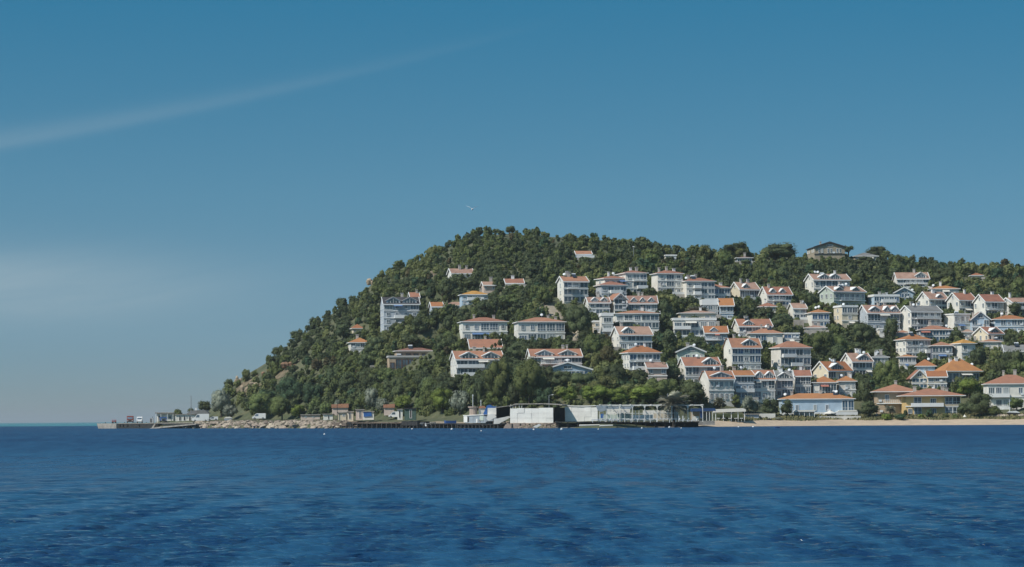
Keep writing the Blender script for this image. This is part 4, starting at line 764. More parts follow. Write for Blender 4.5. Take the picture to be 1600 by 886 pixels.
while yy < 651:
    stepx = 8.2 if yy < 520 else 9.5
    xx = 335.0+rr.uniform(0, 9)
    while xx < 1640:
        x = xx+rr.uniform(-4, 4); y = yy+rr.uniform(-3, 3); xx += stepx
        top = profile(x)
        if y < top+1: continue
        if x > 1060 and y > 632-0.01*(x-1060): continue
        if y > 640 and (x < 338 or x > 735 or (x < 430 and (y > 648 or rr.random() < 0.4))): continue
        if y > 640 and rr.random() < 0.2: continue
        if 365 < x < 455 and 575 < y < 612 and rr.random() < 0.6: continue
        if 345 < x < 400 and 590 < y < 632 and rr.random() < 0.4: continue     # bare earth scar on the left slope
        if 840 < x < 912 and 476 < y < 537 and rr.random() < 0.85: continue     # the track
        p = hit(x, y); s = F/p.y
        up = y < 470 and x < 1000
        low = (x < 960 and y < 500) or x < 560
        size = (rr.uniform(2.2, 4.0) if rr.random() < 0.75 else rr.uniform(3.6, 5.2)) if low else (rr.uniform(2.4, 4.6) if rr.random() < 0.75 else rr.uniform(4.2, 6.8))
        if low and math.sin(x*0.047+y*0.03)+math.sin(y*0.083-x*0.02)+math.sin(x*0.11) > 1.75: size *= 0.7      # patches of low dry scrub
        if y > 540: size *= 1.1
        for tries in range(5):
            w = size*s; hh = w*rr.uniform(0.72, 1.05)
            if clear(x, y, w, hh, p.y): break
            size *= 0.7
        else: continue
        if size < 1.0: continue
        u = rr.random()
        n = math.sin(x*0.021+1.0)+math.sin(y*0.045+x*0.013)+math.sin(x*0.05-y*0.03)*0.5
        kind = 'dark' if u+n*0.22 < 0.46 else 'mid' if u+n*0.1 < 0.90 else ('teal' if rr.random() < .5 else 'brown' if rr.random() < 0.4 else 'mid')
        if (n > 0.95 and rr.random() < 0.6) or rr.random() < 0.05: kind = 'light'
        n_wood.append((kind, x, y, w, hh, p, size))
    yy += 5.8 if yy < 480 else 7.5 if yy < 636 else 4.5
# beyond the right edge of the frame the wood goes on
out_wood = []
for yy in range(424, 648, 12):
    for xx in range(1646, 2060, 22):
        x = xx+rr.uniform(-9, 9); y = yy+rr.uniform(-5, 5)
        if y < profile(x)+1 or y > 640: continue
        p = hit(x, y); size = rr.uniform(4, 8.5); hh = size*rr.uniform(.7, 1)*F/p.y
        if clear(x, y, size*F/p.y, hh, p.y): out_wood.append((rr.choice(['dark', 'dark', 'mid', 'mid', 'teal']), x, y, size*F/p.y, hh, p, size))
# the largest ones become trees of their own, the rest grow together as one wood
n_wood.sort(key=lambda a: -a[3]*a[4])
room = max(0, 296-len(TREES))
for k, x, y, w, hh, p, size in n_wood[:room]: add_tree(k, x, y, w, hh, p=p)
AR = {}
groups = {}
for i, (k, x, y, w, hh, p, size) in enumerate(n_wood[room:]+out_wood):
    key = (k, i % 5)
    if key not in AR: AR[key] = crown_arrays(900+i % 5+sum(map(ord, k)), 165, 0.185, 4, 'round', 0.25)
    v, f = AR[key]; a = rr.uniform(0, 6.28); c, s_ = math.cos(a), math.sin(a); hm = hh/F*p.y
    vv_ = np.empty_like(v); vv_[:, 0] = (v[:, 0]*c-v[:, 1]*s_)*size+p.x; vv_[:, 1] = (v[:, 0]*s_+v[:, 1]*c)*size+p.y; vv_[:, 2] = v[:, 2]*hm*1.15+p.z-0.2*hm
    groups.setdefault(k, []).append((vv_, f))
WN = {'light': 'light_olive_scrub', 'dark': 'dark_evergreen_scrub', 'mid': 'green_scrub', 'teal': 'bluish_scrub', 'brown': 'dry_scrub'}
for k, lst in groups.items():
    o = 0; V = []; Fs = []
    for v, f in lst: V.append(v); Fs.append(f+o); o += len(v)
    ob = struct(WN[k], npmesh(WN[k], np.concatenate(V), np.concatenate(Fs), TM[k]), 'stuff')
    ob['label'] = {'dark': 'dense dark evergreen scrub covering the hillside', 'mid': 'green scrub and low trees between the houses', 'light': 'light olive-green scrub patches on the hillside', 'teal': 'bluish-green scrub patches on the slope', 'brown': 'dry brownish scrub patches on the slope'}[k]; ob['category'] = 'scrub'
# --- palms
def frond_mesh(v):
    def mk():
        b = MB(); r = random.Random(v); P = []
        for i in range(7):
            t = i/6; P.append((t*0.95, 0.55*t-0.95*t*t*r.uniform(.8, 1.0)))
        for i in range(6):
            (x0, z0), (x1, z1) = P[i], P[i+1]
            for sgn in (1, -1):
                for u in (0.0, 0.5):
                    xa, za = x0+(x1-x0)*u, z0+(z1-z0)*u; t = (i+u)/6; ln = 0.30*math.sin(math.pi*min(1, 0.22+t*0.78))+0.05
                    k = len(b.v); b.v += [(xa-.03, 0, za), (xa+.05, 0, za), (xa+0.16+ln*.25, sgn*ln, za-ln*0.35), (xa+0.12+ln*.25, sgn*ln, za-ln*0.36)]; b.f.append((k, k+1, k+2, k+3))
            k = len(b.v); b.v += [(x0, -.02, z0), (x0, .02, z0), (x1, .015, z1), (x1, -.015, z1)]; b.f.append((k, k+1, k+2, k+3))
        return b.mesh('frond', M_PALM)
    return cached(('frond', v), mk)
M_PALM = mat('palm_frond_green', (0.30, 0.29, 0.21), rough=0.55, island=0.6, obj=0.6, col2=(0.16, 0.16, 0.115), scale=0.3)
def palm(x, y, w, h, label, Y=None, n=46):
    p = at(x, y, Y) if Y else hit(x, y); s = F/p.y; R = w/s/2; hm = h/s
    t = thing('palm_tree', label, 'palm', p); th = max(0.8, hm-R*0.75)
    b = MB().tube((0, 0, -2), (0, 0, th*0.5), R*.11, R*.10, 8).tube((0, 0, th*0.5), (0, 0, th), R*.10, R*.13, 8); part(t, 'trunk', b, M_BARK)
    r = random.Random(int(x))
    for i in range(n):
        o = link('frond', frond_mesh(i % 5), t, (0, 0, th)); o.scale = (R*1.05,)*3
        o.rotation_euler = (0, -r.uniform(-0.45, 1.15), i*2.399+r.uniform(-.2, .2))
    return t
# ------------------------------------------------------------------ the waterfront
M_CONC = mat('weathered_concrete', (0.36, 0.33, 0.29), var=0.22, scale=0.5, bump=0.4)
M_DCONC = mat('dark_wet_concrete', (0.042, 0.042, 0.040), var=0.2, scale=0.6, bump=0.4)
M_ROCK = mat('pale_riprap_stone', (0.40, 0.33, 0.26), 0.95, var=0.2, scale=0.5, obj=0.5, bump=0.5, bscale=3)
M_RUST = mat('rusty_timber', (0.17, 0.13, 0.10), var=0.25, scale=0.8)
M_DARK = mat('dark_timber', (0.045, 0.042, 0.040), var=0.2)
M_WPANEL = mat('whitewashed_panel', (0.78, 0.76, 0.71), var=0.09, scale=0.35, obj=0.08, bump=0.1)
M_BLUE = mat('blue_tarpaulin', (0.035, 0.13, 0.38), rough=0.6, var=0.2, scale=1)
M_NAVY = mat('navy_awning', (0.03, 0.07, 0.17), rough=0.7, var=0.15)
M_RED = mat('red_paint', (0.30, 0.07, 0.045), rough=0.45, var=0.1)
M_VWHITE = mat('white_vehicle_paint', (0.74, 0.74, 0.72), rough=0.35, var=0.04, spec=0.5)
M_VBLUE = mat('blue_vehicle_paint', (0.04, 0.10, 0.28), rough=0.4, var=0.08, spec=0.5)
M_VGREY = mat('grey_vehicle_paint', (0.35, 0.36, 0.36), rough=0.4, var=0.05, spec=0.5)
M_TYRE = mat('tyre_rubber', (0.02, 0.02, 0.02), rough=0.9)
M_LAMP = mat('headlamp_glass', (0.7, 0.7, 0.68), rough=0.15)
M_CREAM = mat('cream_canvas', (0.70, 0.67, 0.60), var=0.06)
M_GREEN = mat('dull_green_paint', (0.07, 0.12, 0.10), var=0.15)
M_STONE = mat('pinkish_stone', (0.42, 0.33, 0.27), var=0.15, scale=0.8, bump=0.3)
M_GHULL = mat('faded_grey_hull', (0.33, 0.37, 0.40), var=0.2, scale=0.5)
def yr_(x): return float(Ys(x))
class Th:                                            # a thing whose parts are given by where they show and how deep they stand
    def __init__(s, name, label, cat, x, y, d, group=None, x1=None):
        s.Y = yr_(x)+d; s.p = at(x, y, s.Y); s.s = F/s.Y; s.u = (1.0, 0.0)
        if x1 is not None:                             # front runs along the shore from x to x1
            q = at(x1, y, yr_(x1)+d)-s.p; l = math.hypot(q.x, q.y); s.u = (q.x/l, q.y/l)
        s.t = thing(name, label, cat, s.p, math.atan2(s.u[1], s.u[0]), group)
    def X(s, x):
        k = at(x, 650, 1.0).x; return (k*s.p.y-s.p.x)/(s.u[0]-k*s.u[1])
    def Z(s, x, y): return at(x, y, s.p.y+s.X(x)*s.u[1]).z-s.p.z
    def box(s, name, x0, x1, yt, yb, m, dy=0.0, dep=1.0, parent=None):
        xm = (x0+x1)/2; b = MB().box(s.X(x0), dy, s.Z(xm, yb), s.X(x1), dy+dep, s.Z(xm, yt)); return part(parent or s.t, name, b, m)
    def _x(s): pass
    def bar(s, name, x0, y0, x1, y1, r, m, dy=0.0, dy1=None, parent=None):
        return part(parent or s.t, name, MB().tube((s.X(x0), dy, s.Z(x0, y0)), (s.X(x1), dy if dy1 is None else dy1, s.Z(x1, y1)), r, n=6), m)
    def poly(s, name, pts, m, dy=0.0, dep=1.0, parent=None):      # clockwise or not: outline in the picture, given real depth
        q = [(s.X(x), s.Z(x, y)) for x, y in pts]
        ar = sum(q[i][0]*q[(i+1) % len(q)][1]-q[(i+1) % len(q)][0]*q[i][1] for i in range(len(q)))
        if ar < 0: q.reverse()
        return part(parent or s.t, name, MB().prism(q, dy, dy+dep, 'y'), m)
    def win(s, x0, x1, yt, yb, m=None, dy=0.0, nm=1, name='window'):
        w = (x1-x0)/s.s; hh = (yb-yt)/s.s; e = min(.12, w*.15)
        b = MB().box(0, -.1, 0, e, 0, hh).box(w-e, -.1, 0, w, 0, hh).box(e, -.1, hh-e, w-e, 0, hh).box(e, -.1, 0, w-e, 0, e)
        for i in range(nm): b.box(w*(i+1)/(nm+1)-.04, -.08, e, w*(i+1)/(nm+1)+.04, 0, hh-e)
        f = part(s.t, name, b, M_TRIM, (s.X(x0), dy, s.Z(x0, yb))); part(f, 'pane' if name == 'window' else 'leaf', MB().box(e*.6, -.05, e*.6, w-e*.6, -.004, hh-e*.6), m or M_GLASS); return f
# --- concrete quay at the tip
q = Th('concrete_quay', 'low concrete quay with dark wet face running out from the headland', 'quay', 155, 669.6, 0.5, None, 300)
q.poly('end_block', [(153.5, 661.6), (184, 662), (184, 669.9), (156, 669.9)], M_CONC, -0.6, 12)
q.box('quay_wall', 184.2, 246, 661.8, 670.4, M_DCONC, 0, 12)
q.box('deck_slab', 184.2, 300, 660.6, 661.7, M_CONC, 0.3, 16)
q.box('quay_wall', 246.2, 300, 661.8, 670.4, M_CONC, 1.5, 12)
for x in (188, 193, 200, 218): 
    f = part(q.t, 'fender', MB().tube((q.X(x), -.3, q.Z(x, 664.5)), (q.X(x), -.05, q.Z(x, 664.5)), .45, n=10), M_TYRE)
for x in (160, 172, 190, 206, 224): q.bar('bollard', x, 661.7, x, 659.8, .16, M_DARK, 1.2)
r_ = Th('boat_ramp', 'pale concrete boat ramp sloping along the quay into the water', 'ramp', 236, 669.6, -4.0, None, 306)
r_.poly('ramp_slab', [(234, 669), (250, 666.6), (306, 661.8), (306, 663.4), (252, 668.8), (234, 670.5)], M_CONC, 0, 4.5)
r_.poly('ramp_side', [(232, 669.5), (237, 662.2), (239, 662.2), (235, 669.5)], M_CONC, 1, 3)
# --- vehicles
def wheels(t, xs, w, r, z=None):
    for x in xs:
        for y in (0.0, w):
            a, b_ = (y-.02, y+.24) if y == 0 else (y-.24, y+.02)
            wl = part(t, 'wheel', MB().tube((0, 0, 0), (0, b_-a, 0), r, n=12), M_TYRE, (x, a, r)); part(wl, 'rim', MB().tube((0, -.02, 0), (0, b_-a+.02, 0), r*.55, n=10), M_STEEL)
def van(name, label, cat, x, y, d, ln, hh, paint, rz=0.0, nose=0.25, group=None, wide=2.0):
    Y = yr_(x)+d; p = at(x, y, Y); t = thing(name, label, cat, p, rz, group); w = wide
    pr = [(0.0, .35), (ln, .35), (ln, hh*.97), (ln-.15, hh), (ln*nose+.55, hh), (ln*nose, hh*.93), (ln*nose*.55, hh*.56), (.1, hh*.45)]
    part(t, 'body', MB().prism(pr, 0, w, 'y'), paint)
    for y0, y1 in ((-.03, -.004), (w+.004, w+.03)):
        part(t, 'side_window', MB().prism([(ln*nose*.75, hh*.55), (ln*nose+.9, hh*.55), (ln*nose+.9, hh*.88), (ln*nose+.1, hh*.88)], y0, y1, 'y'), M_GLASS)
    a0, b0 = Vector((ln*nose*.55, 0, hh*.58)), Vector((ln*nose, 0, hh*.9))
    part(t, 'windscreen', MB().hull8([(a0.x-.04, .15, a0.z), (a0.x-.04, w-.15, a0.z), (a0.x+.1, w-.15, a0.z), (a0.x+.1, .15, a0.z)], [(b0.x-.04, .2, b0.z), (b0.x-.04, w-.2, b0.z), (b0.x+.1, w-.2, b0.z), (b0.x+.1, .2, b0.z)]), M_GLASS)
    for yy_ in (.12, w-.42): part(t, 'headlight', MB().box(-.02, yy_, hh*.32, .05, yy_+.3, hh*.42), M_LAMP)
    part(t, 'bumper', MB().box(-.12, .02, .28, -.004, w-.02, .5), M_DARK)
    wheels(t, (ln*.18, ln*.8), w, .36); return t
def lorry(name, label, x, y, d, cabp, bedp, rz, ln=6.5, hh=3.0):
    Y = yr_(x)+d; p = at(x, y, Y); t = thing(name, label, 'truck', p, rz); w = 2.3
    cab = part(t, 'cab', MB().prism([(0, .6), (1.9, .6), (1.9, hh*.88), (.35, hh*.88), (.0, hh*.55)], 0, w, 'y'), cabp)
    part(cab, 'windscreen', MB().hull8([(-.04, .2, hh*.56), (-.04, w-.2, hh*.56), (.1, w-.2, hh*.56), (.1, .2, hh*.56)], [(.27, .2, hh*.84), (.27, w-.2, hh*.84), (.42, w-.2, hh*.84), (.42, .2, hh*.84)]), M_GLASS)
    part(t, 'chassis', MB().box(.2, .3, .45, ln, w-.3, .75), M_DARK)
    part(t, 'cargo_bed', MB().box(2.05, -.05, .8, ln, w+.05, hh), bedp)
    part(t, 'bumper', MB().box(-.15, .02, .35, -.01, w-.02, .62), M_DARK)
    for yy_ in (.15, w-.5): part(t, 'headlight', MB().box(-.06, yy_, .72, -.004, yy_+.35, .95), M_LAMP)
    part(t, 'grille', MB().box(-.05, .55, .75, -.004, w-.55, 1.15), M_DARK)
    wheels(t, (.95, ln*.78), w, .48); return t
def QZ(): return None
lorry('red_truck', 'red truck seen from the front parked on the quay', 208, 660.9, 6, M_RED, M_RED, math.radians(96), 6.5, 2.6)
van('white_van', 'white van facing the camera parked beside the red truck', 'van', 222, 660.8, 5, 5.2, 2.25, M_VWHITE, math.radians(94), .3)
lorry('blue_truck', 'small blue truck parked in front of the flat-roofed shed', 261, 660.0, 9, M_VBLUE, M_VBLUE, math.radians(100), 5, 2.0)
van('red_car', 'small dark red car alone near the quay tip', 'car', 181, 661.2, 6, 3.9, 1.25, M_RED, math.radians(95), .35, wide=1.5)
van('white_minibus', 'long white minibus parked side-on at the start of the rocks', 'minibus', 300, 659.0, 7, 6.0, 2.75, M_VWHITE, 0.05, .28)
van('white_car', 'small white car behind the rocks right of the long minibus', 'car', 324.5, 657.3, 9, 3.6, 1.4, M_VWHITE, 0.1, .35, wide=1.7)
van('white_box_van', 'white box van parked under the trees behind the rocks', 'van', 394, 655.5, 18, 4.6, 2.1, M_VWHITE, 0.0, .26)
van('pale_van', 'pale blue-white van parked beside the blue tarpaulin hut', 'van', 607, 653.3, 16, 3.9, 2.0, M_VWHITE, 0.0, .3)
g = Th('grey_generator', 'dark grey generator box with exhaust standing on the quay', 'generator', 234, 660.8, 5)
g.box('cabinet', 234, 239.5, 653, 660.8, M_VGREY, 0, 1.2); g.bar('exhaust', 238, 653, 238, 650.8, .08, M_DARK, .6); g.box('door', 235, 236.8, 654.5, 660, M_DARK, -.05, .046)
# flat-roofed shed, low annex, mast
g = Th('flat_roofed_shed', 'open-fronted pale shed with flat overhanging roof on the quay', 'shed', 243, 659.5, 13)
g.box('wall', 245, 271, 646, 660.5, WALL['w'], 0, 5); g.box('roof', 242.5, 273, 644.4, 645.9, M_CONC, -1.2, 7)
for x in (244, 252, 262, 271): g.bar('post', x, 660, x, 646, .09, M_TRIM, -1)
g.win(247, 251, 649, 658, name='door', m=M_DARK); g.win(263, 268, 649, 655)
g = Th('low_annex', 'long low white hut with three dark doorways behind the quay', 'hut', 273, 658.8, 15)
g.box('wall', 274, 305, 648, 660, WALL['w'], 0, 5); g.poly('roof', [(273, 648), (306, 647.5), (306, 646.6), (273, 647)], M_CONC, -.5, 6)
for x in (279.5, 286.5, 295): g.win(x, x+3.6, 650, 657.8, name='door', m=M_DARK, nm=0)
for x in (291, 300): g.win(x, x+2.6, 650.5, 653.5)
g = Th('mast', 'thin radio mast rising behind the quay huts', 'mast', 298.6, 648, 24); g.bar('pole', 298.6, 650, 298.6, 618, .12, M_STEEL); g.bar('crossarm', 297.6, 624, 299.6, 624, .05, M_STEEL)
g = Th('grey_roofed_cottage', 'grey-roofed cottage with chimney among trees behind the minibus', 'cottage', 292, 652, 26)
g.box('wall', 294, 324, 646.5, 655, WALL['w'], 0, 6); g.poly('roof', [(291, 647), (298, 641.5), (320, 640.5), (327, 646.5)], ROOF['g'], -.6, 7); g.box('chimney', 304, 306.5, 637.5, 642, M_TRIM, 2, .8); g.win(299, 303, 648.5, 652)
# --- riprap
g = Th('rock_revetment', 'bank of pale angular boulders along the waterline left of the jetties', 'rocks', 415, 669, 2)
rr = random.Random(5)
RK = []
for k in range(9):
    b = MB(); b.ball((0, 0, 0), 1.0, 0.72, 7, 4, 0.32); RK.append(b.mesh('rock', M_ROCK))
n = 0
while n < 290:
    x = rr.uniform(288, 538); d = rr.betavariate(1.1, 1.2)*11-0.5; Y = yr_(x)+d; X = at(x, 660, Y).x; z = float(terrain(X, Y)) if x > 300 else 0.3
    if x < 306 and d > 4: continue
    sz = rr.uniform(0.35, 0.95)*(1.15 if d < 4 else 0.9)
    o = link('rock', RK[n % 9], g.t, (X-g.p.x, Y-g.p.y, max(z, -.2)+sz*0.25-g.p.z)); o.scale = (sz*rr.uniform(.9, 1.5), sz, sz*rr.uniform(.7, 1.1)); o.rotation_euler = (rr.uniform(-.5, .5), rr.uniform(-.5, .5), rr.uniform(0, 6.28)); n += 1
b = MB()
for i in range(1500):
    x = rr.uniform(300, 545) if i < 700 else rr.uniform(540, 880); d = rr.uniform(-.5, 14) if i < 700 else rr.uniform(0, 11); Y = yr_(x)+d; X = at(x, 660, Y).x; b.ball((X, Y, float(terrain(X, Y))+.05), rr.uniform(.15, .38) if i < 700 else rr.uniform(.2, .6), .7, 5, 3, .3)
struct('rubble', b.mesh('rubble', M_ROCK), 'stuff')
# --- sheds and fences under the trees behind the rocks
def hut(label, x0, x1, yt, yb, d, m, roofm=None, door=None, wins=(), dep=3.5, name='shed', cat='shed', rise=1.2):
    g = Th(name, label, cat, x0, yb, d); g.box('wall', x0, x1, yt, yb+3, m, 0, dep); g.poly('roof', [(x0-1, yt+.2), (x1+1, yt), (x1+1, yt-rise), (x0-1, yt-rise*.8)], roofm or M_CONC, -.4, dep+.8)
    if door: g.win(door[0], door[1], yt+1.5, yb, name='door', m=door[2] if len(door) > 2 else M_DARK, nm=0)
    for a, b_ in wins: g.win(a, b_, yt+2, yt+(yb-yt)*.62)
    return g
hut('beige hut with a small square window behind the rocks', 528, 541, 645, 654, 17, WALL['c'], wins=((535, 539),))
hut('narrow cream kiosk standing right of the beige hut', 543, 552, 643.5, 655, 15, WALL['c'], door=(545, 548.5))
hut('grey-brown shack with flat tin roof beside the blue tarpaulin', 556, 569, 640.5, 653.5, 18, WALL['p'], door=(561, 564))
g = hut('hut hung with a bright blue tarpaulin beneath the silvery trees', 567, 584, 643.5, 653, 17, WALL['w']); g.poly('tarpaulin', [(568, 643.3), (580, 643), (581, 650.5), (568.5, 651.2)], M_BLUE, -.25, .24)
hut('white cabin post with narrow door right of the pale van', 621, 629, 640, 653, 16, WALL['w'], door=(623, 626))
hut('dull green boarded shed under the bright green trees', 632, 650, 638.5, 653.5, 17, M_GREEN, M_DARK, door=(640, 643.5))
hut('low brick-red roofed shack far behind the beige hut', 519, 544, 637, 646, 28, WALL['p'], ROOF['r'], rise=6.5)
hut('low wall of grey garden sheds under the left trees', 470, 500, 648.5, 655, 20, WALL['p'], wins=((476, 479), (488, 491)))
hut('small white store beside the lamp pole behind the rocks', 505, 520, 647.5, 655, 19, WALL['w'], door=(512, 514.5))
g = hut('red-roofed cottage end showing between two silvery trees', 600, 616, 637, 646, 30, WALL['p'], ROOF['r'], rise=6)
def pole(label, x, yt, yb, d, lamp=0, m=None, r=.09, Y=None):
    g = Th('lamp_post' if lamp else 'utility_pole', label, 'lamp post' if lamp else 'pole', x, yb, d); g.bar('pole', x, yb+6, x, yt, r, m or M_STEEL)
    if lamp: g.bar('arm', x, yt, x+lamp*5, yt-1.2, r*.6, M_STEEL); g.box('lamp_head', x+min(lamp*4, lamp*7), x+max(lamp*4, lamp*7), yt-1.9, yt-.7, M_LAMP, -.15, .4)
    else: g.bar('crossarm', x-1.6, yt+2, x+1.6, yt+2, .05, m or M_STEEL)
pole('dark timber pole rising from the huts behind the rocks', 527, 622, 655, 16, 0, M_DARK)
pole('single street lamp standing behind the white beach club roof', 858, 618, 640, 30, 1)
pole('white pole above the stone chimney base left of the beach club', 739, 616, 640, 22, 0, M_RAIL)
pole('short pale pole right of the stone chimney base', 751.5, 625, 645, 20, 0, M_RAIL)
pole('thin pole with white lamp globe by the date palm', 1043.5, 614.5, 640, 24, 0, M_STEEL)
pole('white flagpole in the beach grass before the pine', 1370, 645, 656, 19, 0, M_RAIL, .12)
pole('tall thin lamp post on the wooded crest above the central trio', 990, 386, 407, 200, 0, M_STEEL) if False else None
# white tarp-covered heap
g = Th('covered_boat', 'small boat under a white cover lying behind the rocks', 'boat', 350, 656.3, 11)
g.poly('hull', [(349.5, 654), (362.5, 653.6), (361, 656.8), (351, 657)], M_GHULL, 0, 1.8); g.poly('cover', [(349.3, 654), (353, 651.5), (359, 651.2), (363, 653.5)], M_CREAM, -.1, 2)
# --- jetties and wrecked platforms between the rocks and the beach club
def deck(label, x0, x1, yt, th, d, dep, m, posts=6, yb=669.5, name='jetty', planks=0, cat='jetty'):
    g = Th(name, label, cat, x0, yb, d, None, x1)
    if planks:
        for i in range(planks):
            a = x0+(x1-x0)*i/planks; g.box('plank', a+.12, x0+(x1-x0)*(i+1)/planks-.12, yt+(i % 3)*.12, yt+th, m, 0, dep)
    else: g.box('deck', x0, x1, yt, yt+th, m, 0, dep)
    g.box('jetty_underside_shade', x0+.3, x1-.3, yt+th+.1, yb+2, M_DARK, dep*.6, .15)  # dark sheet added to stand in for the shade under the jetty
    for i in range(posts):
        x = x0+1+(x1-x0-2)*i/(posts-1); g.box('post', x-.7, x+.7, yt+th+.02, yb+2, M_DARK, .1, .3)
        g.box('post', x-.6, x+.8, yt+th+.02, yb+2, M_DARK, dep-.5, .3)
    return g
deck('rusty platform on stubby posts at the right end of the boulders', 518, 541, 660.2, 5.6, 0, 5, M_RUST, 4)
deck('dark timber stage right of the rusty platform', 541.5, 548, 659.2, 2, 1, 5, M_DARK, 3)
deck('long narrow plank jetty on thin piles before the huts', 549, 627, 660.0, 1.6, 0.5, 3.5, M_RUST, 11, planks=16)
deck('black boarded landing stage right of the plank jetty', 627.5, 652, 658.4, 6.4, 0, 4, M_DARK, 5, planks=8)
deck('broken dark jetty strewn with planks before the bright green trees', 653, 738, 661.5, 1.4, 1.5, 4, M_DARK, 14, planks=14)
deck('dark low jetty below the wrecked grey cabin', 713, 778, 662.6, 1.4, 0.2, 4.5, M_DARK, 12, planks=12)
def hull(label, x0, x1, yt, yb, d, m, name='rowing_boat', cat='boat', inner=None):
    g = Th(name, label, cat, x0, yb, d); L_ = (x1-x0)/g.s; hh = (yb-yt)/g.s; b = MB(); Wd = max(.6, L_*.3); secs = [(0, .1, 1.25), (.15, .7, 1.05), (.5, 1, 1), (.85, .8, 1.05), (1, .55, 1.15)]
    for t_, w_, z_ in secs: b.v += [(t_*L_, Wd*(.5-.5*w_), hh*z_), (t_*L_, Wd*(.5-.3*w_), 0), (t_*L_, Wd*(.5+.3*w_), 0), (t_*L_, Wd*(.5+.5*w_), hh*z_)]
    for i in range(4):
        for k in range(3): b.f.append((i*4+k, i*4+k+1, i*4+5+k, i*4+4+k))
    b.f += [(0, 3, 2, 1), (16, 17, 18, 19)]; part(g.t, 'hull', b, m)
    for t_ in (.35, .65): part(g.t, 'thwart', MB().box(t_*L_-.12, Wd*.1, hh*.78, t_*L_+.12, Wd*.9, hh*.86), inner or M_RUST)
    return g
hull('faded blue rowing boat hauled up on the broken jetty', 694, 713, 657.6, 662.2, 1.2, M_VBLUE)
for x0, x1, yt, yb, l in ((653, 662, 660.8, 664.5, 'white upturned dinghy on the broken jetty, left of another'), (664, 671, 661.5, 666, 'white dinghy leaning beside the upturned one on the jetty'), (672, 681, 659.8, 664, 'beige dinghy at the middle of the broken jetty')): hull(l, x0, x1, yt, yb, .8, M_VWHITE if 'white' in l else M_CONC)
g = Th('wrecked_cabin', 'wrecked grey boat cabin with a white end and missing panels', 'wreck', 725, 660.5, 2, None, 760)
g.poly('hull', [(725, 650), (756, 649), (761, 658), (758, 661), (726, 661)], M_GHULL, 0, 4); g.box('end_panel', 725, 730.5, 650.3, 660, M_WPANEL, -.12, .11); g.box('opening', 731, 733, 651.5, 659, M_DARK, -.1, .09); g.poly('coaming', [(724.5, 650), (757, 648.6), (757, 647.6), (724.5, 648.8)], M_WPANEL, -.2, 4.4); g.box('panel', 744.5, 746.5, 654.5, 660.5, M_WPANEL, -.12, .11)
g.box('panel', 750, 756, 650, 657, WALL['n'], -.12, .11)
g = Th('stone_chimney_base', 'round pinkish stone plinth with flared foot and wide rim', 'plinth', 739.5, 650, 9)
zt = g.Z(739.5, 635); rx = 7.0/g.s
b = MB()
for (a0, a1), (r0, r1) in (((-1.5, zt*.25), (1.25, .9)), ((zt*.25, zt*.85), (.86, .9)), ((zt*.86, zt), (1.15, 1.2))): b.tube((0, 0, a0), (0, 0, a1), rx*r0, rx*r1, 12)
part(g.t, 'plinth', b, M_STONE)
g = Th('blue_tarpaulin_tent', 'blue tarpaulin draped over a frame left of the white panel wall', 'tarpaulin', 755, 648, 7)
g.poly('tarpaulin', [(754.5, 648), (758, 640), (761, 633.5), (766, 632.3), (771, 635), (776, 635), (776, 637), (762, 638), (761, 647.5)], M_BLUE, 0, 3)
g.bar('prop', 761.5, 652, 762, 634, .08, M_STEEL, .1)
g = Th('rubble_hut', 'small red-roofed hut with white wall behind the round stone plinth', 'hut', 747, 648, 12); g.box('wall', 748, 758, 637.5, 650, WALL['w'], 0, 3); g.poly('roof', [(747, 638), (750, 634.5), (757, 634), (759.5, 637.5)], ROOF['r'], -.3, 3.6)
# --- white beach club
g = Th('beach_club', 'long whitewashed beach club with panelled walls and sagging flat roof on a dark deck', 'building', 797, 661, 3.0)
ROT = lambda: None
TURN = -0.28                                         # the panelled walls are turned towards the sun side
def turned(name, x0, x1, yt, yb, m, ox, dy, off, dep):
    o = part(g.t, name, MB().box(g.X(x0)-g.X(ox), off, g.Z((x0+x1)/2, yb), g.X(x1)-g.X(ox), off+dep, g.Z((x0+x1)/2, yt)), m, (g.X(ox), dy, 0), TURN); return o
def turned_poly(name, pts, m, ox, dy, off, dep):
    q = [(g.X(x)-g.X(ox), g.Z(x, y)) for x, y in pts]
    if sum(q[i][0]*q[(i+1) % len(q)][1]-q[(i+1) % len(q)][0]*q[i][1] for i in range(len(q))) < 0: q.reverse()
    return part(g.t, name, MB().prism(q, off, off+dep, 'y'), m, (g.X(ox), dy, 0), TURN)
def panels(x0, x1, yt, yb, nx, ny, dy):
    r = random.Random(int(x0))
    for i in range(nx):
        for j in range(ny):
            a, b_ = x0+(x1-x0)*i/nx, x0+(x1-x0)*(i+1)/nx; t0, t1 = yt+(yb-yt)*j/ny, yt+(yb-yt)*(j+1)/ny
            turned('panel', a+.06, b_-.06, t0+.06+(r.uniform(-.5, .8) if j == 0 else 0), t1-.06, M_WPANEL, x0, dy, r.uniform(-.05, .05), .25)
turned('backing_wall', 797.4, 866, 641, 661, M_CONC, 797, 2.6, .32, .2)
panels(797, 867, 637.5, 661, 6, 3, 2.6)
turned('backing_wall', 883.4, 936, 638, 659, M_CONC, 883, 3.4, .32, .2)
panels(883, 936, 635.5, 659.2, 5, 3, 3.4)
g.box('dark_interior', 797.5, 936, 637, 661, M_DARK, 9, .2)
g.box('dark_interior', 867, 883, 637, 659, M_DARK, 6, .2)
turned_poly('roof', [(796, 634.2), (806, 630.6), (850, 630.2), (882, 632.0), (882, 633.2), (850, 631.5), (806, 632), (796, 635.4)], M_CONC, 797, 2.6, -.25, 8)
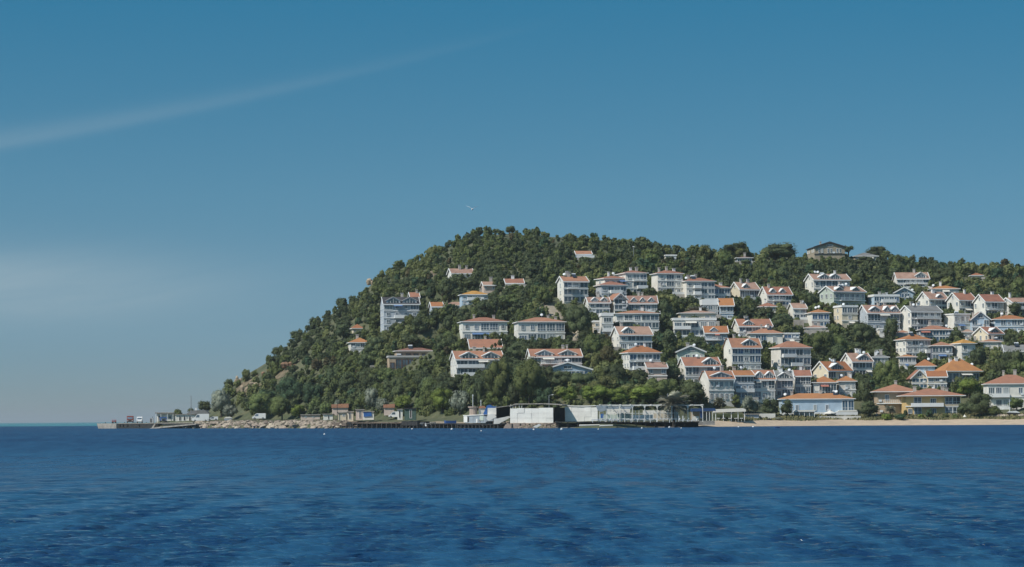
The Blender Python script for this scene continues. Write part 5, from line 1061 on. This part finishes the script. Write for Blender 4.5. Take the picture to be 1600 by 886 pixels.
turned_poly('roof', [(878, 633.3), (914, 633.8), (938, 633.2), (938, 634.4), (914, 635.2), (878, 634.6)], M_WPANEL, 883, 3.4, -.2, 7)
for x, y0, y1 in ((798, 641, 632), (801.5, 641, 633), (806, 638, 631.5), (812, 638, 632), (816, 638, 631.5)): part(g.t, 'post', MB().tube((g.X(x)-g.X(797), .12, g.Z(x, y0)), (g.X(x)-g.X(797), .12, g.Z(x, y1)), .09, n=6), M_CREAM, (g.X(797), 2.6, 0), TURN)

turned_poly('floor_beam', [(797, 661.2), (868, 660.6), (868, 663), (797, 664)], M_STONE, 797, 2.6, -.1, 5)
for x in (799, 812, 826, 840, 852, 864, 874, 880): g.box('footing', x, x+2, 662, 670.5, M_DCONC, .6, .6)
g2 = g
g = Th('dark_shed', 'black open shed with sagging lid left of the white beach club wall', 'shed', 777, 652, 6)
g.box('back_wall', 776, 797, 635.5, 654, M_DARK, 4, .2); g.box('side_wall', 775.4, 776.2, 635.5, 654, M_DARK, 0, 4.2); g.poly('roof', [(774, 636.3), (800, 633), (800, 634), (774, 637.5)], M_CONC, -.6, 5.5); g.box('floor', 776, 797, 652.2, 653.2, M_DARK, 0, 4.2)
single('white_panel_wall', 'single white upright panel between blue tarpaulin and black shed', 'panel', MB().box(0, 0, -.8, 14/5.8, .15, 13.5/5.8), M_WPANEL, at(762, 650.5, yr_(762)+6.2))
rr = random.Random(9)
for i, (pts, l) in enumerate((([(762, 648), (771, 646), (776, 651), (764, 657.5), (760, 655)], 'crumpled white sheet of wreckage under the white upright panel'), ([(772, 655), (796, 650), (797, 652.5), (780, 662), (771, 662.5)], 'large tilted white slab of wreckage before the black shed'), ([(748, 656.5), (757, 651.5), (758, 652.6), (750, 658.5)], 'thin pale plank leaning against the wrecked cabin'), ([(752, 664), (790, 658.5), (790, 660), (753, 665.8)], 'long pale beam lying across the wreckage'), ([(790, 663), (820, 660.6), (822, 668.5), (786, 669.5)], 'pinkish rubble apron under the left corner of the beach club'), ([(832, 667), (842, 662.5), (846, 664), (838, 668.5)], 'grey broken slab leaning below the beach club wall'), ([(852, 663.5), (872, 658.6), (874, 660), (856, 665.4)], 'slanting timber ramp below the dark doorway'))):
    gx = Th('wreckage', l, 'debris', pts[0][0], pts[0][1], 0.6 if i != 5 else .3); gx.poly('slab', pts, M_STONE if 'pink' in l else M_RUST if 'timber' in l else M_CONC if 'plank' in l or 'beam' in l else M_WPANEL, 0, 1.6 if i < 2 or i == 4 else .4)
    gx.bar('prop', pts[1][0], pts[1][1]+.5, pts[1][0]-1, 669, .09, M_RUST, .3); 
for i, x in enumerate((835, 845, 878, 908, 916, 950)):
    pass
# deck of the club terrace
g = Th('club_deck', 'dark timber deck on posts carrying the white pergola terrace', 'deck', 868, 660, 1.0)
for i in range(22):
    a = 868+(1093-868)*i/22; g.box('plank', a+.1, 868+(1093-868)*(i+1)/22-.1, 658.6+.06*(i % 2), 660.2, M_DCONC, 0, 11)
for i in range(15):
    x = 872+15.2*i; g.box('post', x-.6, x+.6, 660.3, 671, M_DARK, .2, .4); g.box('post', x-.6, x+.6, 660.3, 671, M_DARK, 6, .4)
g.box('deck_underside_shade', 869, 1092, 660.3, 671, M_DARK, 2.2, .2)  # dark sheet painting the shaded gap beneath the deck
g.poly('apron', [(868, 667.6), (1062, 666.6), (1062, 672), (868, 672)], M_CONC, .6, 1.2)
for x0, x1, y in ((905, 936, 664.8), (937, 957, 665.3)):
    single('pale_log', f"pale drift log {'left' if x0 < 920 else 'right'} one of two under the club deck", 'log', MB().tube((0, 0, 0), ((x1-x0)/5.7, .6, .1), .22, .16, 7), M_CREAM, at(x0, y, yr_(x0)+.2))
# pergola
g = Th('pergola', 'white open pergola with arched bays and blue shade sheets on the club terrace', 'pergola', 936, 659, 2.6)
g.box('beam', 936, 1100, 632.7, 634, M_CREAM, 0, .3); g.box('beam', 936, 1100, 632.8, 634.1, M_CREAM, 6, .3); g.poly('roof_sheet', [(936, 632.2), (1062, 632.2), (1062, 632.6), (936, 632.6)], M_WPANEL, .4, 1.6)
cols = [947.5, 968.5, 988.5, 1007.5, 1027, 1050, 1075, 1098]
for x in cols: g.box('column', x-.5, x+.5, 634.1, 659, M_CREAM, .02, .2)
for i in range(11): x = 938+16*i; g.box('rafter', x-.4, x+.4, 631.7, 632.45, M_TRIM, -.6, 8)
for a, b_ in zip(cols[:-1], cols[1:]):
    for xx, sg in ((a+.5, 1), (b_-.5, -1)): g.poly('arch_bracket', [(xx, 634.1), (xx+sg*4, 634.1), (xx+sg*1.3, 634.9), (xx+sg*.5, 636.6), (xx, 638)], M_CREAM, .06, .14)
g.poly('shade_sheet', [(931, 633.6), (948, 633.6), (947, 641), (939, 643.5), (934, 641)], M_GHULL, -.12, .1)
for a, b_ in ((949, 967), (970, 987)): g.box('shade_sheet', a, b_, 635, 639.2, M_GHULL, .1, .06)
for i in range(22):
    x = 937+5.6*i; g.box('screen_slat', x-.35, x+.35, 641.5 if i % 3 else 640, 656, M_CREAM, .5, .12) if i not in (8, 12) else None
g.box('screen_rail', 955, 1060, 645.2, 646, M_CREAM, .64, .1); g.box('screen_rail', 937, 1060, 655, 655.8, M_CREAM, .64, .1)
g.box('low_wall', 986, 1021, 648, 657, WALL['w'], 3.4, .25); g.box('rear_wall', 948, 986, 638, 657, WALL['w'], 5.6, .2); g.box('rear_wall', 1006, 1062, 641, 657, WALL['w'], 5.6, .2); g.box('counter', 962, 984, 640.5, 645, WALL['w'], 4.2, 1); g.box('low_wall', 1022, 1058, 645.5, 657, WALL['c'], 4.4, .25); g.box('low_wall', 937, 985, 647.5, 657, WALL['n'], 5, .25)
g.box('blue_panel', 939, 943.8, 646.5, 653.5, M_BLUE, 2, .12)
# sun loungers and tables in a row along the deck edge
def lounger_mesh():
    b = MB().box(0, 0, .28, 1.3, .62, .36).hull8([(1.3, 0, .3), (1.3, .62, .3), (1.36, .62, .28), (1.36, 0, .28)], [(1.75, 0, .85), (1.75, .62, .85), (1.81, .62, .83), (1.81, 0, .83)]); return b.mesh('lounger_seat', M_RAIL)
LS = lounger_mesh(); LC = MB().box(.02, .05, .365, 1.28, .57, .43).mesh('cushion', M_NAVY); LG = MB().box(0, 0, 0, .06, .06, .28).mesh('leg', M_RAIL)
for i in range(24):
    x = 924+6.8*i; Y = yr_(x)+1.5+(i % 2)*.3; p = at(x, 658.5, Y)
    a, b_ = min(cols, key=lambda c: abs(c-x)), x
    t = thing('sun_lounger', 'white sun lounger with dark blue cushion in the row along the club deck edge', 'sun lounger', p, rr.uniform(-.25, .25), 'sun loungers along the club deck edge')
    link('seat', LS, t); link('cushion', LC, t)
    for lx in (.05, 1.2):
        for ly in (0, .55): link('leg', LG, t, (lx, ly, 0))
g = Th('deck_railing', 'low white railing on posts along the front edge of the club deck', 'railing', 925, 658.5, 1.15)
g.bar('top_rail', 925, 655.2, 1058, 654.0, .05, M_RAIL)
for i in range(14): x = 926+10*i; g.box('rail_post', x-.35, x+.35, 654.6, 659.4 if i % 3 else 660.4, M_RAIL, -.06, .12)
palm(1053, 654, 50, 41, 'big date palm with drooping grey-green fronds growing through the club deck', Y=float(Ys(936))+4.4)
palm(1085, 500, 24, 20, 'small fan palm left of two on the terrace under the stepped pair'); palm(1099, 499, 18, 18, 'small fan palm right of two on the terrace under the stepped pair')
palm(1391, 654, 18, 20, 'young palm with dark fronds beside the tan villa wing'); palm(1124, 642, 20, 20, 'brownish short palm behind the navy awning')
g = Th('swim_ladder', 'white swim ladder hanging from the club deck into the water', 'ladder', 1059, 668, -0.3)
for x in (1060.5, 1067): g.box('stile', x-.7, x+.7, 649.5, 670, M_RAIL, 0, .15)
for i in range(8): g.box('rung', 1061.3, 1066.2, 655+1.8*i, 655.6+1.8*i, M_STEEL, .03, .09)
# right of the palm: kiosk with navy awning
g = Th('awning_kiosk', 'kiosk with navy blue awning, orange posts and a blue door at the beach edge', 'kiosk', 1080, 657, 6)
g.poly('awning', [(1080, 638.3), (1116, 637.6), (1118, 641), (1118, 642.2), (1080, 643)], M_NAVY, -1.8, 5); g.box('back_wall', 1080, 1112, 643, 658, WALL['t'], 2.8, .2)
for x in (1081, 1103.5, 1108, 1113): g.bar('post', x, 660, x, 640, .09, M_CREAM, -1.6)
g.win(1093.5, 1098.5, 641.5, 653.5, name='door', m=M_BLUE, dy=-.2, nm=0); g.box('counter', 1082, 1092, 650.5, 657.5, WALL['w'], -.5, .8)
g.box('base', 1078, 1116, 657.5, 664, M_CONC, -2, 6)
g = Th('terrace_canopy', 'white canvas canopy on posts with white tables beneath beside the sand', 'canopy', 1117, 656, 14)
g.poly('canvas', [(1116, 641.5), (1118, 639.4), (1160, 637.8), (1165, 639.5), (1165, 643), (1116, 644.5)], M_CREAM, -1, 6)
for x in (1118, 1130, 1142.5, 1153, 1163): g.box('post', x-.5, x+.5, 643, 659, M_TRIM, -.6, .2)
for x in (1120, 1128, 1138, 1147, 1156): tb = g.box('table', x, x+4.5, 653.2, 654, M_TRIM, -1.2, 1.2); g.box('table_leg', x+2, x+2.5, 654.02, 658.5, M_TRIM, -.7, .15)
g.box('rear_hedge', 1117, 1163, 647, 659, TM['dark'], 6.5, 1.0)
hut('grey block hut with flat roof on the sand behind the dark boat', 1164, 1186, 647.5, 659, 18, WALL['g'], M_CONC, door=(1170, 1173.5))
g = Th('covered_trailer', 'boxy white canvas-covered trailer beside the round dark tree', 'trailer', 1187, 655, 18)
g.box('canvas_body', 1187.5, 1211.5, 646.2, 654, M_CREAM, 0, 2); g.box('frame', 1187, 1212, 654.02, 655, M_DARK, -.02, 2.04)
for x in (1192, 1206): part(g.t, 'wheel', MB().tube((g.X(x), -.1, g.Z(x, 656)), (g.X(x), .15, g.Z(x, 656)), .35, n=10), M_TYRE)
hull('dark rowing boat lying on the sand in front of the trailer', 1186, 1206, 655.2, 658.8, 15, M_DARK)
# tents and beach bar in front of the bungalow
def sunshade(label, x, yt, ym, yb, w, d):
    g = Th('sunshade', label, 'sunshade', x, yb, d); b = MB(); r0 = w/2/g.s; z0, z1 = g.Z(x, ym), g.Z(x, yt); k = 8
    b.v = [(0, 0, z1)]+[(r0*math.cos(6.283*i/k), r0*math.sin(6.283*i/k), z0) for i in range(k)]+[(r0*math.cos(6.283*i/k), r0*math.sin(6.283*i/k), z0-.25) for i in range(k)]
    for i in range(k): j = (i+1) % k; b.f += [(0, 1+i, 1+j), (1+i, 1+k+i, 1+k+j, 1+j)]
    part(g.t, 'canopy', b, M_CREAM); part(g.t, 'pole', MB().tube((0, 0, -.5), (0, 0, z1-.05), .05), M_RAIL)
sunshade('white pointed sunshade before the long blue-white bungalow', 1297, 641, 645.5, 652, 19, 20)
sunshade('small white pointed tent standing on the sand before the ochre villa', 1507.5, 647.5, 653, 656, 8, 15)
for x0, x1, l in ((1240, 1274, 'low white beach bar with flat roof left of the pointed sunshade'), (1308, 1340, 'low white beach cabins right of the pointed sunshade')):
    g = Th('beach_bar', l, 'beach hut', x0, 653, 21); g.box('wall', x0+1, x1-1, 643.5, 655, WALL['w'], 1, 2.5); g.poly('roof', [(x0, 643.5), (x1, 643), (x1-2, 640.5), (x0+3, 641)], M_CREAM, -.4, 4.6)
    for i in range(5): x = x0+1.5+(x1-x0-3)*i/4; g.box('post', x-.4, x+.4, 643.6, 655, M_TRIM, -.2, .15)
    for i in range(4): x = x0+3+(x1-x0-6)*i/4; g.win(x, x+4.5, 645.5, 651, dy=1.0)
g = Th('garden_wall', 'low white wall behind the beach grass before the bungalow', 'wall', 1222, 654, 24); g.box('wall', 1222, 1345, 650.5, 657, WALL['w'], 0, .25)
hull('white boat under cover lying beneath the dark pine by the bungalow', 1338, 1354, 651.5, 655.5, 18, M_VWHITE)
# right end: moored-up boats on the shore
g = Th('sailing_boat', 'dark-hulled small sailing boat with white deck and mast drawn up ashore', 'sailing boat', 1576, 654, 18)
g.poly('hull', [(1575, 644.5), (1594, 645.5), (1591, 653.5), (1579, 653.8)], M_DARK, 0, 2.2); g.poly('deck', [(1574.5, 644.4), (1578, 643), (1588, 641.8), (1594.5, 645.2)], M_VWHITE, -.05, 2.3); g.bar('mast', 1578.5, 643, 1578.5, 624, .08, M_RAIL, 1); g.box('cradle', 1577, 1592, 653.6, 657, M_STEEL, .5, 1.2)
hull('upturned pale dinghy on the shore left of the sailing boat', 1549, 1556, 642.5, 646.5, 22, M_VWHITE)
for i, (x, y, r) in enumerate(((1556, 652.5, 1.0), (1562, 653, 1.2), (1568, 652, .9), (1573, 653.5, .8), (1597, 653, 1.0), (1548, 654, .7))):
    p = at(x, y, yr_(x)+17); o = single('boulder', ['pale boulder leftmost but one of the shore row', 'largest pale boulder in the shore row', 'rounded pale boulder mid shore row', 'small pale boulder touching the sailing boat cradle', 'pale boulder right of the sailing boat', 'smallest pale boulder at the left end of the shore row'][i], 'boulder', RK[i], None, (p.x, p.y, float(terrain(p.x, p.y))+.2)); o.scale = (r*1.2, r, r*.9)
# villa pillars and garden planting are part of the villa; shrubs along the beach
for k, x, y, w_, h_, l in (('bright', 1385, 657, 20, 11, 'low bright green bush in the beach grass left of the ochre villa'), ('bright', 1440, 655, 14, 9, 'low bright bush before the ochre villa bay'), ('teal', 1452, 654, 14, 16, 'bluish shrub against the ochre villa glass bay'), ('mid', 1478, 655, 16, 10, 'low green bush under the blue shutters of the ochre villa'), ('mid', 1493, 655, 14, 9, 'low green bush at the right corner of the ochre villa'), ('mid', 1552, 652, 30, 20, 'spreading green shrubbery left of the white beach house'), ('mid', 1588, 642, 30, 22, 'leafy shrub before the white beach house'), ('mid', 1160, 645, 14, 12, 'small green bush behind the canvas canopy'), ('olive', 1217, 657, 14, 6, 'grey low bush in the sand by the trailer')): add_tree(k, x, y, w_, h_, label=l)
# --- boulders and bare cliffs on the headland
def crag(label, x, y, w_, h_, seed, m):
    p = hit(x, y); s = F/p.y; r = random.Random(seed); t = thing('rock_outcrop', label, 'rock outcrop', p)
    for i in range(7):
        a = r.uniform(-.5, .5); sz = w_/s*r.uniform(.16, .34); b = MB().ball((0, 0, 0), sz, h_/w_*r.uniform(.8, 1.5), 7, 5, .25); part(t, 'rock', b, m, (a*w_/s, r.uniform(-.6, .6), h_/s*r.uniform(.1, .6)))
M_TAN = mat('tan_cliff_rock', (0.42, 0.33, 0.23), 0.95, var=0.22, scale=0.4, bump=0.6, bscale=2)
M_REDR = mat('reddish_earth_rock', (0.27, 0.16, 0.10), 0.95, var=0.2, scale=0.4, bump=0.6, bscale=2)
crag('pinkish tan crag on the skyline of the left slope', 583, 441, 15, 11, 1, M_TAN); crag('tan crag just right of the skyline crag', 594, 435, 9, 7, 2, M_TAN); crag('slender pale cliff on the lower left headland', 382, 618, 9, 18, 3, M_TAN)
crag('tan ledge above the slender pale cliff', 372, 600, 9, 14, 4, M_TAN); crag('reddish earth bank on the bare left slope', 420, 588, 22, 16, 5, M_REDR); crag('brown earth bank above the reddish one', 452, 575, 26, 12, 6, M_REDR); crag('pale rock poking out left of the white house high on the slope', 677, 432, 9, 12, 7, M_TAN); crag('small pale skyline rock on the upper left slope', 499, 500, 7, 10, 8, M_TAN)
crag('tan bank beneath the bare scar on the left slope', 400, 606, 16, 12, 9, M_TAN)
def rwall(label, x0, x1, yt, yb, m=None, dep=.5):
    p = hit((x0+x1)/2, yb); s = F/p.y; single('retaining_wall', label, 'wall', MB().box(-(x1-x0)/2/s, 0, -2, (x1-x0)/2/s, dep, (yb-yt)/s), m or M_CONC, p, -math.atan2(p.x, p.y)+.05)
for a_ in ((578, 618, 571, 579, 'grey retaining wall below the dark trees left of the brown villa'), (598, 612, 517, 523, 'pale garden wall under the grey mansion'), (768, 786, 478, 484, 'pale ruined wall in the scrub right of the mustard roof'), (980, 1016, 457, 461, 'white garden wall under the tallest block of the trio'), (1060, 1088, 470, 477, 'pale terrace wall under the upper block of the stepped pair'), (1240, 1256, 500, 513, 'tall stone wall left of the blue glazed house'), (958, 972, 542, 560, 'white curved stair wall left of the steep orange hip roof'), (1302, 1318, 508, 514, 'stone wall below the narrow cream house'), (948, 962, 553, 565, 'grey stepped wall at the foot of the dirt lane')): rwall(a_[4], *a_[:4])
p = hit(990, 407); t_ = thing('utility_pole', 'tall thin pole with small lamp on the wooded crest above the central trio', 'pole', p); k_ = F/p.y
part(t_, 'pole', MB().tube((0, 0, -1), (0, 0, 21/k_), .09), M_STEEL); part(t_, 'lamp_head', MB().box(-.35, -.2, 21/k_-.02, .35, .2, 21/k_+.3), M_LAMP)
# --- floats and small boats on the water
for i, (x, y, l) in enumerate(((507, 680, 'lone white float far out in front of the boulders'), (644, 671.2, 'white float before the black landing stage'), (706, 671.6, 'white float before the faded blue boat'), (752, 674.5, 'larger white float before the wrecked cabin'), (834, 672.3, 'white float before the left panel wall'), (877.5, 671.8, 'white float before the dark doorway'), (935, 671.8, 'tiny float before the left drift log'), (1003, 670, 'white float under the pergola terrace'), (1046, 668.6, 'white float left of the swim ladder'), (1064.5, 670, 'white float at the foot of the swim ladder'), (1154, 668, 'small white float off the left end of the sand'), (1177, 667.8, 'small white float right of another off the sand'))):
    Y = min(ywater(x, y), 3000); p = at(x, y, Y); o = thing('mooring_float', l, 'float', (p.x, p.y, 0.05), 0, 'floats moored off the shore'); k = .17+.06*(i % 3)
    part(o, 'float', MB().ball((0, 0, .1), k, .8, 10, 6), M_RAIL); part(o, 'ring', MB().tube((0, 0, .1+k*.8-.05), (0, 0, .1+k*.8+.15), .05), M_STEEL)
for x, y, l in ((726, 672.4, 'small dark blue dinghy afloat left of the larger float'), (1213, 669, 'small dark blue dinghy afloat off the sandy beach')):
    gb = hull(l, x-3, x+4, y-1.4, y+.2, -4, M_VBLUE); gb.t.location = (at(x-3, y, ywater(x, y)).x, ywater(x, y), -.05)
# --- gull
g_ = thing('seagull', 'white seagull gliding with raised wings above the summit', 'bird', at(738, 327, 330))
b = MB(); b.ball((0, 0, 0), .11, 1, 8, 6); b.v = [(x*1.0, y*2.3, z) for x, y, z in b.v]
part(g_.children[0] if False else g_, 'body', b, M_RAIL)
for sg in (1, -1):
    b = MB().hull8([(0, -.13, .02), (sg*.32, -.10, .24), (sg*.32, .10, .24), (0, .14, .02)], [(0, -.13, .05), (sg*.32, -.10, .27), (sg*.32, .10, .27), (0, .14, .05)])
    b.hull8([(sg*.32, -.10, .24), (sg*.74, .08, .42), (sg*.74, .12, .42), (sg*.32, .10, .24)], [(sg*.32, -.10, .27), (sg*.74, .08, .435), (sg*.74, .12, .435), (sg*.32, .10, .27)])
    part(g_, 'wing', b, M_VWHITE)
part(g_, 'beak', MB().tube((0, -.25, .02), (0, -.34, 0), .025, .006, 6), mat('yellow_beak', (.6, .35, .05)))
part(g_, 'tail', MB().hull8([(-.05, .2, 0), (.05, .2, 0), (.09, .38, 0), (-.09, .38, 0)], [(-.05, .2, .02), (.05, .2, .02), (.09, .38, .01), (-.09, .38, .01)]), M_RAIL)
# --- dry grass along the top of the beach
M_GRASS = mat('dry_beach_grass', (0.22, 0.19, 0.09), 0.9, col2=(0.12, 0.13, 0.06), scale=0.3, island=0.5)
xs = RNG.uniform(1125, 1640, 9000); ds = 11.5+RNG.uniform(0, 12, 9000)+1.5*np.sin(xs/17); Yg_ = Ys(xs)+ds; Xg_ = (xs-800)/F*Yg_; Zg_ = terrain(Xg_, Yg_)
hh = RNG.uniform(.2, .75, 9000); an = RNG.uniform(0, 6.28, 9000); wv = RNG.uniform(.12, .35, 9000)
ca, sa = np.cos(an)*wv, np.sin(an)*wv; lx = RNG.normal(0, .12, 9000)
V = np.stack([np.stack([Xg_-ca, Yg_-sa, Zg_-.1], -1), np.stack([Xg_+ca, Yg_+sa, Zg_-.1], -1), np.stack([Xg_+ca*.5+lx, Yg_+sa*.5, Zg_+hh], -1), np.stack([Xg_-ca*.5+lx, Yg_-sa*.5, Zg_+hh*.9], -1)], 1).reshape(-1, 3)
o = struct('dry_grass', npmesh('dry_grass', V, np.arange(36000).reshape(-1, 4), M_GRASS), 'stuff'); o['label'] = 'strip of dry grass along the top of the sandy beach'; o['category'] = 'grass'
EXTRA_LM = [('riprap boulders', 415, 662, 110, 7, 655, 669), ('long white minibus', 312, 653, 12, 6, 645, 659), ('blue tarpaulin hut', 575, 648, 9, 5, 643, 653), ('pale van', 614, 649, 7, 4, 645, 653), ('dull green shed', 641, 646, 9, 8, 638, 653), ('round stone plinth', 739, 642, 7, 7, 635, 650), ('white beach club wall', 832, 648, 36, 13, 632, 661), ('white pergola', 1000, 645, 60, 12, 632, 658), ('date palm', 1053, 632, 22, 18, 612, 650), ('navy awning kiosk', 1098, 648, 18, 9, 638, 658), ('canvas canopy', 1140, 648, 24, 9, 638, 657), ('covered trailer', 1199, 650, 12, 5, 646, 655), ('skyline crag', 583, 436, 8, 6, 429, 442), ('slender pale cliff', 382, 610, 6, 9, 600, 618), ('flat-roofed quay shed', 258, 652, 14, 8, 644, 660), ('beige hut', 535, 649, 7, 5, 644, 654), ('dark timber pole', 527, 636, 2, 14, 622, 652), ('bare reddish bank', 420, 582, 11, 8, 574, 590), ('pair of bank boulders', 452, 570, 13, 6, 564, 576)]
# ------------------------------------------------------------------ labels for the trees, from what stands round them
def tree_labels():
    used = {}
    LM = [(h_['short'], (h_['x0']+h_['x1'])/2, (h_['yr']+h_['yb'])/2, (h_['x1']-h_['x0'])/2, (h_['yb']-h_['yr'])/2, h_['yr'], h_['yb']) for h_ in HOUSES] + EXTRA_LM
    ws = {}
    for t in TREES: ws.setdefault(t['kind'], []).append(t['w'])
    for t in TREES:
        if t['label']: t['o']['label'] = t['label']; continue
        kn = TNAME[t['kind']][1]; cx, cy = t['x'], t['y']-t['h']/2
        arr = sorted(ws[t['kind']]); r = arr.index(t['w'])/max(1, len(arr)-1)
        asp = t['h']/t['w']
        adj = ['large'] if r > 0.72 else ['small'] if r < 0.3 else ['middling']
        adj += ['broad' if asp < 0.75 else 'tall' if asp > 1.08 else 'round']
        best = None
        cands = []
        for sn, lx, ly, hw, hh, yr, yb in LM:
            dx = max(0, abs(cx-lx)-hw); dy = max(0, abs(cy-ly)-hh); cands.append((math.hypot(dx, dy*1.2), sn, lx, ly, hw, hh, yr, yb))
        cands.sort()
        done = False
        for dd, sn, lx, ly, hw, hh, yr, yb in cands[:24]:
            if dd > 130: break
            if cx < lx-hw: rel = 'left of'
            elif cx > lx+hw: rel = 'right of'
            elif cy < ly: rel = 'above'
            else: rel = 'below'
            if rel in ('left of', 'right of') and cy < yr-4: rel = 'up the slope '+('left' if rel[0] == 'l' else 'right')+' of'
            elif rel in ('left of', 'right of') and cy > yb+4: rel = 'down the slope '+('left' if rel[0] == 'l' else 'right')+' of'
            for ad in (adj[0]+' '+adj[1], adj[1], adj[0]):
                l = f"{ad} {kn} {rel} the {sn}"
                if len(l.split()) <= 16 and l not in used: done = True; break
            if done: break
        if not done:
            x, y = t['x'], t['y']
            reg = 'on the left slope of the headland' if x < 560 else 'on the upper slope of the hill below the summit' if x < 880 and y < 470 else 'in the wood below the long right ridge' if y < 440 else 'in the wooded lower slope behind the shore trees' if x < 1060 else 'in the gaps between the houses of the right-hand slope'
            l = f"{adj[0]} {adj[1]} {kn} {reg}"; t['o']['group'] = f"{kn}s {reg}"
        used[l] = 1; t['o']['label'] = l
tree_labels()
# ------------------------------------------------------------------ haze
HB_ = MB().box(-95000, -95000, -6, 95000, 95000, 98).mesh('haze')
hm = bpy.data.materials.new('haze'); hm.use_nodes = True; t = hm.node_tree; t.nodes.remove(t.nodes['Principled BSDF'])
pv = nd(t, 'ShaderNodeVolumePrincipled'); pv.inputs['Color'].default_value = (0.90, 0.95, 0.96, 1); pv.inputs['Density'].default_value = 0.00006; pv.inputs['Anisotropy'].default_value = 0.3
t.links.new(pv.outputs[0], t.nodes['Material Output'].inputs['Volume']); HB_.materials.append(hm)
hz = struct('haze', HB_, 'stuff')
